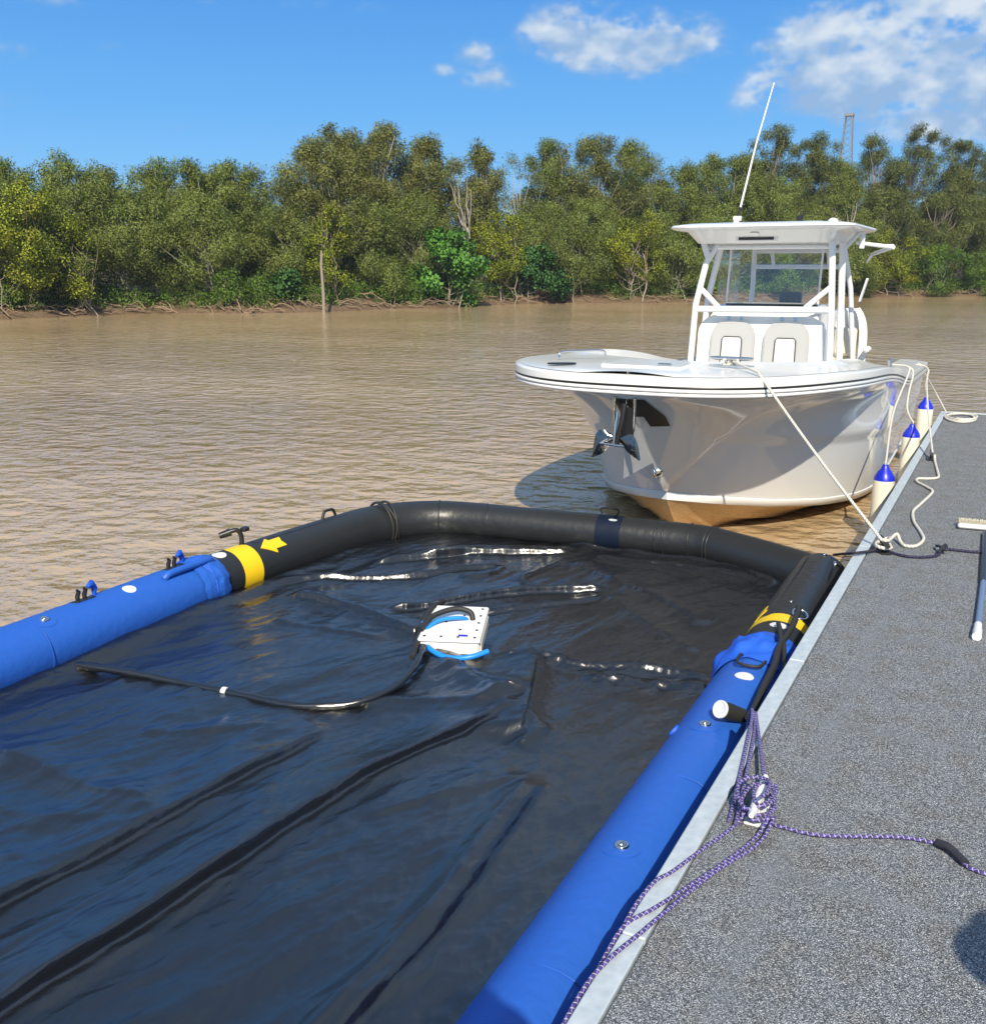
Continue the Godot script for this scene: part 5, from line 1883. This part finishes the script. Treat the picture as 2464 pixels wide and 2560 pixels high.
		for side in [-1, 1]:
			g = Geo.new()
			g.box(bp(q[0] + 0.27 * side, 1.28, q[1] - 0.06), Vector3(0.07, 0.07, 0.30), Basis(), 0.025)
			part("armrest", g, M["white cushion"], o)

func outline(w: float, s0: float, s1: float, r: float, y: float) -> PackedVector3Array:
	var o := PackedVector3Array()
	for p in rounded(w, s1 - s0, r, 6):
		o.append(bp(p.x, y, (s0 + s1) / 2 - p.y))
	return o

func build_top(t: Node3D) -> void:
	var g := Geo.new()
	var rows := []
	for q in [[0.02, 4.72, 4.74, 0.005, 2.715], [1.0, 4.2, 5.3, 0.2, 2.705], [1.6, 3.85, 5.65, 0.25, 2.685], [1.84, 3.70, 5.76, 0.25, 2.665], [1.87, 3.68, 5.78, 0.25, 2.65], [1.87, 3.68, 5.78, 0.25, 2.64], [1.84, 3.70, 5.76, 0.25, 2.625], [1.70, 3.74, 5.70, 0.22, 2.612], [1.52, 3.78, 5.60, 0.18, 2.60], [1.42, 3.94, 5.50, 0.14, 2.52], [1.38, 3.99, 5.48, 0.12, 2.49], [1.30, 4.02, 5.44, 0.12, 2.482], [0.02, 4.72, 4.74, 0.005, 2.48]]:
		rows.append(outline(q[0], q[1], q[2], q[3], q[4]))
	g.grid(rows, false, true)
	var top := part("hardtop", g, M["white gelcoat"], t)
	g = Geo.new()
	g.prism(rounded(0.085, 0.032, 0.015), 0, 0.018, Transform3D(Basis(Vector3.RIGHT, 0.45), bp(-0.03, 2.576, 3.82)))
	part("spreader_light", g, M["steel"], top)
	g = Geo.new()
	g.prism(rounded(0.36, 0.030, 0.008), 0, 0.012, Transform3D(Basis(Vector3.RIGHT, 0.45), bp(-0.03, 2.532, 3.905)))
	part("air_vent", g, M["dark steel"], top)
	g = Geo.new()
	g.prism(rounded(0.43, 0.065, 0.02), 0, 0.006, Transform3D(Basis(Vector3.RIGHT, 0.45), bp(-0.025, 2.534, 3.902)))
	part("vent_surround", g, M["white gelcoat"], top)
	g = Geo.new()
	g.lathe([Vector2(0.055, 0), Vector2(0.055, 0.02), Vector2(0.045, 0.045), Vector2(0.02, 0.058), Vector2(0, 0.06)], 18, Transform3D(Basis(), bp(0.66, 2.672, 4.25)))
	part("gps_dome", g, M["white plastic"], top)
	g = Geo.new()
	g.lathe([Vector2(0.16, 0), Vector2(0.14, 0.02), Vector2(0.0, 0.026)], 24, Transform3D(Basis(), bp(0.36, 2.70, 4.7)))
	part("roof_dome", g, M["white gelcoat"], top)
	g = Geo.new()
	g.box(bp(0.26, 2.745, 4.6), Vector3(0.06, 0.07, 0.05), Basis(), 0.012)
	g.tube([bp(0.29, 2.74, 4.6), bp(0.29, 2.82, 4.6)], 0.008, 6)
	part("masthead_light", g, M["black plastic"], top)
	# whip antenna
	g = Geo.new()
	g.tube([bp(-0.33, 2.68, 4.25), bp(-0.33, 2.74, 4.25)], 0.03, 10)
	g.tube([bp(-0.36, 2.745, 4.25), bp(-0.28, 2.745, 4.25)], 0.026, 10)
	var an := part("antenna", g, M["white plastic"], top)
	g = Geo.new()
	g.tube([bp(-0.32, 2.75, 4.25), bp(-0.30, 2.86, 4.27)], [0.014, 0.012], 8)
	part("ferrule", g, M["dark steel"], an)
	g = Geo.new()
	g.tube([bp(-0.30, 2.86, 4.27), bp(-0.19, 3.5, 4.34), bp(-0.07, 4.10, 4.45)], [0.0115, 0.0095, 0.006], 8)
	part("whip", g, M["white paint"], an)
	# frame of white pipes
	var pipes := [["front_post", [bp(-0.735, 0.9, 4.12), bp(-0.69, 1.85, 4.12), bp(-0.60, 2.27, 4.12), bp(-0.575, 2.33, 4.12), bp(-0.635, 2.50, 4.12)], 0.034], ["front_post", [bp(0.77, 0.95, 4.12), bp(0.73, 1.87, 4.12), bp(0.69, 2.50, 4.12)], 0.034],
		["brace", [bp(-0.577, 2.31, 4.12), bp(-0.50, 2.49, 4.2)], 0.030], ["rear_post", [bp(-0.80, 0.80, 4.70), bp(-0.72, 1.9, 4.72), bp(-0.60, 2.50, 4.74)], 0.036], ["rear_post", [bp(0.79, 0.80, 4.70), bp(0.735, 1.9, 4.72), bp(0.70, 2.50, 4.74)], 0.036],
		["crossbar", [bp(-0.685, 1.800, 4.12), bp(0.73, 1.812, 4.12)], 0.034], ["brace", [bp(-0.655, 2.03, 4.12), bp(-0.44, 1.825, 4.12)], 0.028], ["brace", [bp(0.715, 2.05, 4.12), bp(0.47, 1.83, 4.12)], 0.028],
		["top_beam", [bp(-0.62, 2.45, 4.2), bp(0.68, 2.45, 4.2)], 0.026], ["aft_post", [bp(-0.58, 0.8, 6.0), bp(-0.49, 2.0, 5.9), bp(-0.40, 2.5, 5.5)], 0.030], ["aft_post", [bp(0.78, 0.8, 6.0), bp(0.66, 2.0, 5.9), bp(0.60, 2.5, 5.5)], 0.030],
		["aft_bar", [bp(-0.45, 2.245, 5.75), bp(0.63, 2.245, 5.75)], 0.026], ["aft_bar", [bp(-0.41, 2.43, 5.6), bp(0.61, 2.43, 5.6)], 0.030], ["aft_strut", [bp(-0.22, 2.25, 5.75), bp(-0.22, 2.43, 5.6)], 0.022], ["aft_strut", [bp(0.42, 2.25, 5.75), bp(0.42, 2.43, 5.6)], 0.022],
		["side_strut", [bp(0.71, 2.42, 4.74), bp(0.84, 2.60, 4.9)], 0.022]]
	for p in pipes:
		g = Geo.new()
		g.tube(p[1], p[2], 12)
		part(p[0], g, M["white paint"], t)
	# outrigger arms on the right side
	g = Geo.new()
	g.tube([bp(0.86, 2.44, 5.0), bp(0.86, 2.60, 5.0)], 0.03, 8)
	g.tube([bp(0.80, 2.50, 5.0), bp(1.10, 2.46, 5.1), bp(1.17, 2.455, 5.1)], [0.02, 0.022, 0.03], 8)
	g.tube([bp(1.17, 2.455, 5.1), bp(0.90, 2.38, 5.6), bp(0.62, 2.30, 7.5)], [0.024, 0.02, 0.012], 8)
	part("outrigger", g, M["white paint"], t)
	g = Geo.new()
	g.box(bp(0.92, 2.0, 5.0), Vector3(0.02, 0.26, 0.10), Basis(Vector3.FORWARD, 0.25), 0.006)
	part("wing_mirror", g, M["white plastic"], t)

# ------------------------------------------------------------------ the companion whose shadow falls on the carpet
func body_field(bones: Array, cell: float, sharp := 38.0) -> Geo:   # tapered capsules joined smoothly, meshed with surface nets
	var lo := Vector3(1e9, 1e9, 1e9)
	var hi := -lo
	for q in bones:
		var r: float = maxf(q[2], q[3]) + 0.10
		lo = lo.min(q[0] - Vector3(r, r, r)).min(q[1] - Vector3(r, r, r))
		hi = hi.max(q[0] + Vector3(r, r, r)).max(q[1] + Vector3(r, r, r))
	var n := Vector3i(((hi - lo) / cell).ceil()) + Vector3i(2, 2, 2)
	var f := PackedFloat32Array()
	f.resize(n.x * n.y * n.z)
	for q in bones:
		var a: Vector3 = q[0]
		var d: Vector3 = q[1] - q[0]
		var l2 := maxf(d.length_squared(), 1e-9)
		var r: float = maxf(q[2], q[3]) + 0.09
		var c0 := Vector3i(((a.min(q[1]) - Vector3(r, r, r) - lo) / cell).floor()).clamp(Vector3i.ZERO, n - Vector3i.ONE)
		var c1 := Vector3i(((a.max(q[1]) + Vector3(r, r, r) - lo) / cell).ceil()).clamp(Vector3i.ZERO, n - Vector3i.ONE)
		for z in range(c0.z, c1.z + 1):
			for y in range(c0.y, c1.y + 1):
				for x in range(c0.x, c1.x + 1):
					var p := lo + Vector3(x, y, z) * cell
					var u := clampf((p - a).dot(d) / l2, 0, 1)
					f[x + n.x * (y + n.y * z)] += exp(-sharp * ((p - a - d * u).length() - lerpf(q[2], q[3], u)))
	for i in f.size():
		f[i] = 1.0 if f[i] < 1e-6 else -log(f[i]) / sharp
	var g := Geo.new()
	var id := {}
	for z in n.z - 1:
		for y in n.y - 1:
			for x in n.x - 1:
				var at := x + n.x * (y + n.y * z)
				var inside := 0
				for k in 8:
					if f[at + (k & 1) + n.x * (((k >> 1) & 1) + n.y * (k >> 2))] < 0.0:
						inside += 1
				if inside == 0 or inside == 8:
					continue
				var sum := Vector3.ZERO
				var m := 0
				for e in 12:
					var ax := e / 4
					var o := [0, 0, 0]
					o[(ax + 1) % 3] = e & 1
					o[(ax + 2) % 3] = (e >> 1) & 1
					var p0 := Vector3(o[0], o[1], o[2])
					o[ax] = 1
					var p1 := Vector3(o[0], o[1], o[2])
					var v0 := f[at + int(p0.x) + n.x * (int(p0.y) + n.y * int(p0.z))]
					var v1 := f[at + int(p1.x) + n.x * (int(p1.y) + n.y * int(p1.z))]
					if (v0 < 0.0) != (v1 < 0.0):
						sum += p0.lerp(p1, v0 / (v0 - v1))
						m += 1
				id[at] = g.vert(lo + (Vector3(x, y, z) + sum / m) * cell)
	for at in id:
		var x: int = at % n.x
		var y: int = (at / n.x) % n.y
		var z: int = at / (n.x * n.y)
		if x == 0 or y == 0 or z == 0:
			continue
		var s0: bool = f[at] < 0.0
		var sx := 1
		var sy := n.x
		var sz := n.x * n.y
		for ax in 3:
			var e: int = [sx, sy, sz][ax]
			if (f[at + e] < 0.0) == s0:
				continue
			var u: int = [sy, sz, sx][ax]
			var w: int = [sz, sx, sy][ax]
			if not (id.has(at - u) and id.has(at - w) and id.has(at - u - w)):
				continue
			if s0:
				g.quad(id[at - u - w], id[at - w], id[at], id[at - u])
			else:
				g.quad(id[at - u - w], id[at - u], id[at], id[at - w])
	return g

func build_person() -> void:
	mat("skin", lin(0.45, 0.27, 0.19), 0.5)
	mat("navy shirt", lin(0.03, 0.04, 0.09), 0.8)
	mat("khaki shorts", lin(0.28, 0.23, 0.16), 0.85)
	mat("straw hat", lin(0.32, 0.27, 0.18), 0.85)
	mat("dark shoes", lin(0.03, 0.03, 0.03), 0.6)
	var t := thing("person", "person in a navy shirt, khaki shorts and brimmed hat, whose shadow touches the right edge", "person", Vector3(1.14, DOCK_Y, -0.55), 0.45)
	var body := [[Vector3(0, 1.00, 0), Vector3(0, 1.36, -0.02), 0.125, 0.13], [Vector3(-0.06, 1.36, -0.02), Vector3(0.06, 1.36, -0.02), 0.11, 0.11], [Vector3(0, 1.42, -0.01), Vector3(0, 1.56, -0.03), 0.062, 0.055], [Vector3(0, 0.90, 0), Vector3(0, 1.02, 0), 0.135, 0.12]]
	for s in [-1, 1]:
		body += [[Vector3(0.10 * s, 0.92, 0), Vector3(0.115 * s, 0.50, -0.02), 0.095, 0.062], [Vector3(0.115 * s, 0.50, -0.02), Vector3(0.12 * s, 0.10, 0.03), 0.060, 0.038], [Vector3(0.12 * s, 0.07, 0.02), Vector3(0.14 * s, 0.04, -0.16), 0.042, 0.035],
			[Vector3(0.16 * s, 1.40, -0.01), Vector3(0.225 * s, 1.10, 0.03), 0.055, 0.042], [Vector3(0.225 * s, 1.10, 0.03), Vector3(0.215 * s, 0.87, -0.10), 0.041, 0.028], [Vector3(0.215 * s, 0.86, -0.105), Vector3(0.205 * s, 0.79, -0.13), 0.032, 0.026]]
	part("body", body_field(body, 0.017, 48.0), M["skin"], t)
	var hand := []
	for s in [-1, 1]:
		for k in 4:
			var b := Vector3((0.225 - 0.012 * k) * s, 0.79, -0.155 + 0.022 * k)
			hand += [[b, b + Vector3(-0.004 * s, -0.035, 0.0), 0.010, 0.009], [b + Vector3(-0.004 * s, -0.035, 0.0), b + Vector3(-0.016 * s, -0.060 - 0.004 * (k % 3), 0.004), 0.009, 0.008]]
		hand += [[Vector3(0.20 * s, 0.82, -0.15), Vector3(0.185 * s, 0.785, -0.175), 0.012, 0.009]]
	part("fingers", body_field(hand, 0.006, 260.0), M["skin"], t)
	var head := [[Vector3(0, 1.655, -0.03), Vector3(0, 1.70, -0.025), 0.078, 0.082], [Vector3(0, 1.60, -0.065), Vector3(0, 1.64, -0.06), 0.045, 0.058], [Vector3(0, 1.655, -0.115), Vector3(0, 1.63, -0.128), 0.011, 0.015]]
	for s in [-1, 1]:
		head += [[Vector3(0.080 * s, 1.665, -0.02), Vector3(0.083 * s, 1.635, -0.022), 0.014, 0.011], [Vector3(0.018 * s, 1.597, -0.108), Vector3(0.0, 1.598, -0.112), 0.007, 0.008]]
	part("head", body_field(head, 0.007, 110.0), M["skin"], t)
	var g := Geo.new()
	for s in [-1, 1]:
		g.lathe([Vector2(0.0, -0.011), Vector2(0.008, -0.008), Vector2(0.011, 0.0), Vector2(0.008, 0.008), Vector2(0.0, 0.011)], 10, Transform3D(Basis(), Vector3(0.03 * s, 1.665, -0.100)))
	part("eyes", g, M["dark piping"], t)
	var shirt := [[Vector3(0, 0.98, 0), Vector3(0, 1.36, -0.02), 0.142, 0.142], [Vector3(-0.07, 1.38, -0.02), Vector3(0.07, 1.38, -0.02), 0.112, 0.112]]
	for s in [-1, 1]:
		shirt += [[Vector3(0.15 * s, 1.40, -0.01), Vector3(0.205 * s, 1.20, 0.015), 0.070, 0.062]]
	part("shirt", body_field(shirt, 0.02, 48.0), M["navy shirt"], t)
	var shorts := [[Vector3(0, 0.90, 0), Vector3(0, 0.96, 0), 0.148, 0.143]]
	for s in [-1, 1]:
		shorts += [[Vector3(0.10 * s, 0.90, 0), Vector3(0.118 * s, 0.56, -0.015), 0.108, 0.092]]
	part("shorts", body_field(shorts, 0.02, 48.0), M["khaki shorts"], t)
	var shoes := []
	for s in [-1, 1]:
		shoes += [[Vector3(0.12 * s, 0.055, 0.04), Vector3(0.14 * s, 0.045, -0.17), 0.054, 0.045]]
	part("shoes", body_field(shoes, 0.014, 60.0), M["dark shoes"], t)
	g = Geo.new()
	g.lathe([Vector2(0.0, 1.815), Vector2(0.05, 1.812), Vector2(0.080, 1.795), Vector2(0.092, 1.75), Vector2(0.096, 1.715), Vector2(0.15, 1.702), Vector2(0.165, 1.70), Vector2(0.165, 1.694), Vector2(0.15, 1.694), Vector2(0.094, 1.705), Vector2(0.085, 1.75), Vector2(0.0, 1.79)], 28, Transform3D(Basis(), Vector3(0, 0, -0.025)))
	part("hat", g, M["straw hat"], t)
	var two: Node3D = t.duplicate()
	two.name = numbered("person")
	add_child(two)
	two.position = Vector3(0.06, DOCK_Y, 0.36)
	two.rotation.y = 0.486
	tag(two, "person standing behind the camera, the tip of whose shadow shows at the bottom edge", "person")

# ------------------------------------------------------------------ scene
func _ready() -> void:
	rng.seed = 20240611
	var cam := Camera3D.new()
	cam.name = "camera"
	cam.position = Vector3(0, 2.25, 0)
	cam.rotation_degrees = Vector3(-14.0, 27.85, 0)
	cam.fov = 54.93
	cam.near = 0.05
	cam.far = 1500.0
	add_child(cam)
	cam.current = true
	var env := Environment.new()
	var sky := Sky.new()
	var pano := PanoramaSkyMaterial.new()
	pano.panorama = make_sky()
	sky.sky_material = pano
	env.background_mode = Environment.BG_SKY
	env.sky = sky
	env.background_energy_multiplier = 0.77
	env.tonemap_mode = Environment.TONE_MAPPER_LINEAR
	env.tonemap_exposure = 1.38
	env.fog_enabled = true
	env.fog_light_color = Color(0.80, 0.87, 0.95)
	env.fog_density = 0.0004
	env.sdfgi_enabled = true
	env.ssao_enabled = true
	env.ssil_enabled = true
	var we := WorldEnvironment.new()
	we.name = "world_environment"
	we.environment = env
	add_child(we)
	var sun := DirectionalLight3D.new()
	sun.name = "sun"
	sun.light_energy = 1.5
	sun.light_color = Color(1.0, 0.955, 0.87)
	sun.light_angular_distance = 0.5
	sun.shadow_enabled = true
	add_child(sun)
	sun.look_at_from_position(Vector3.ZERO, -SUN, Vector3.UP)
	make_materials()
	build_river()
	build_bank_life()
	build_dock()
	build_float()
	build_boat()
	build_small_things()
	build_person()
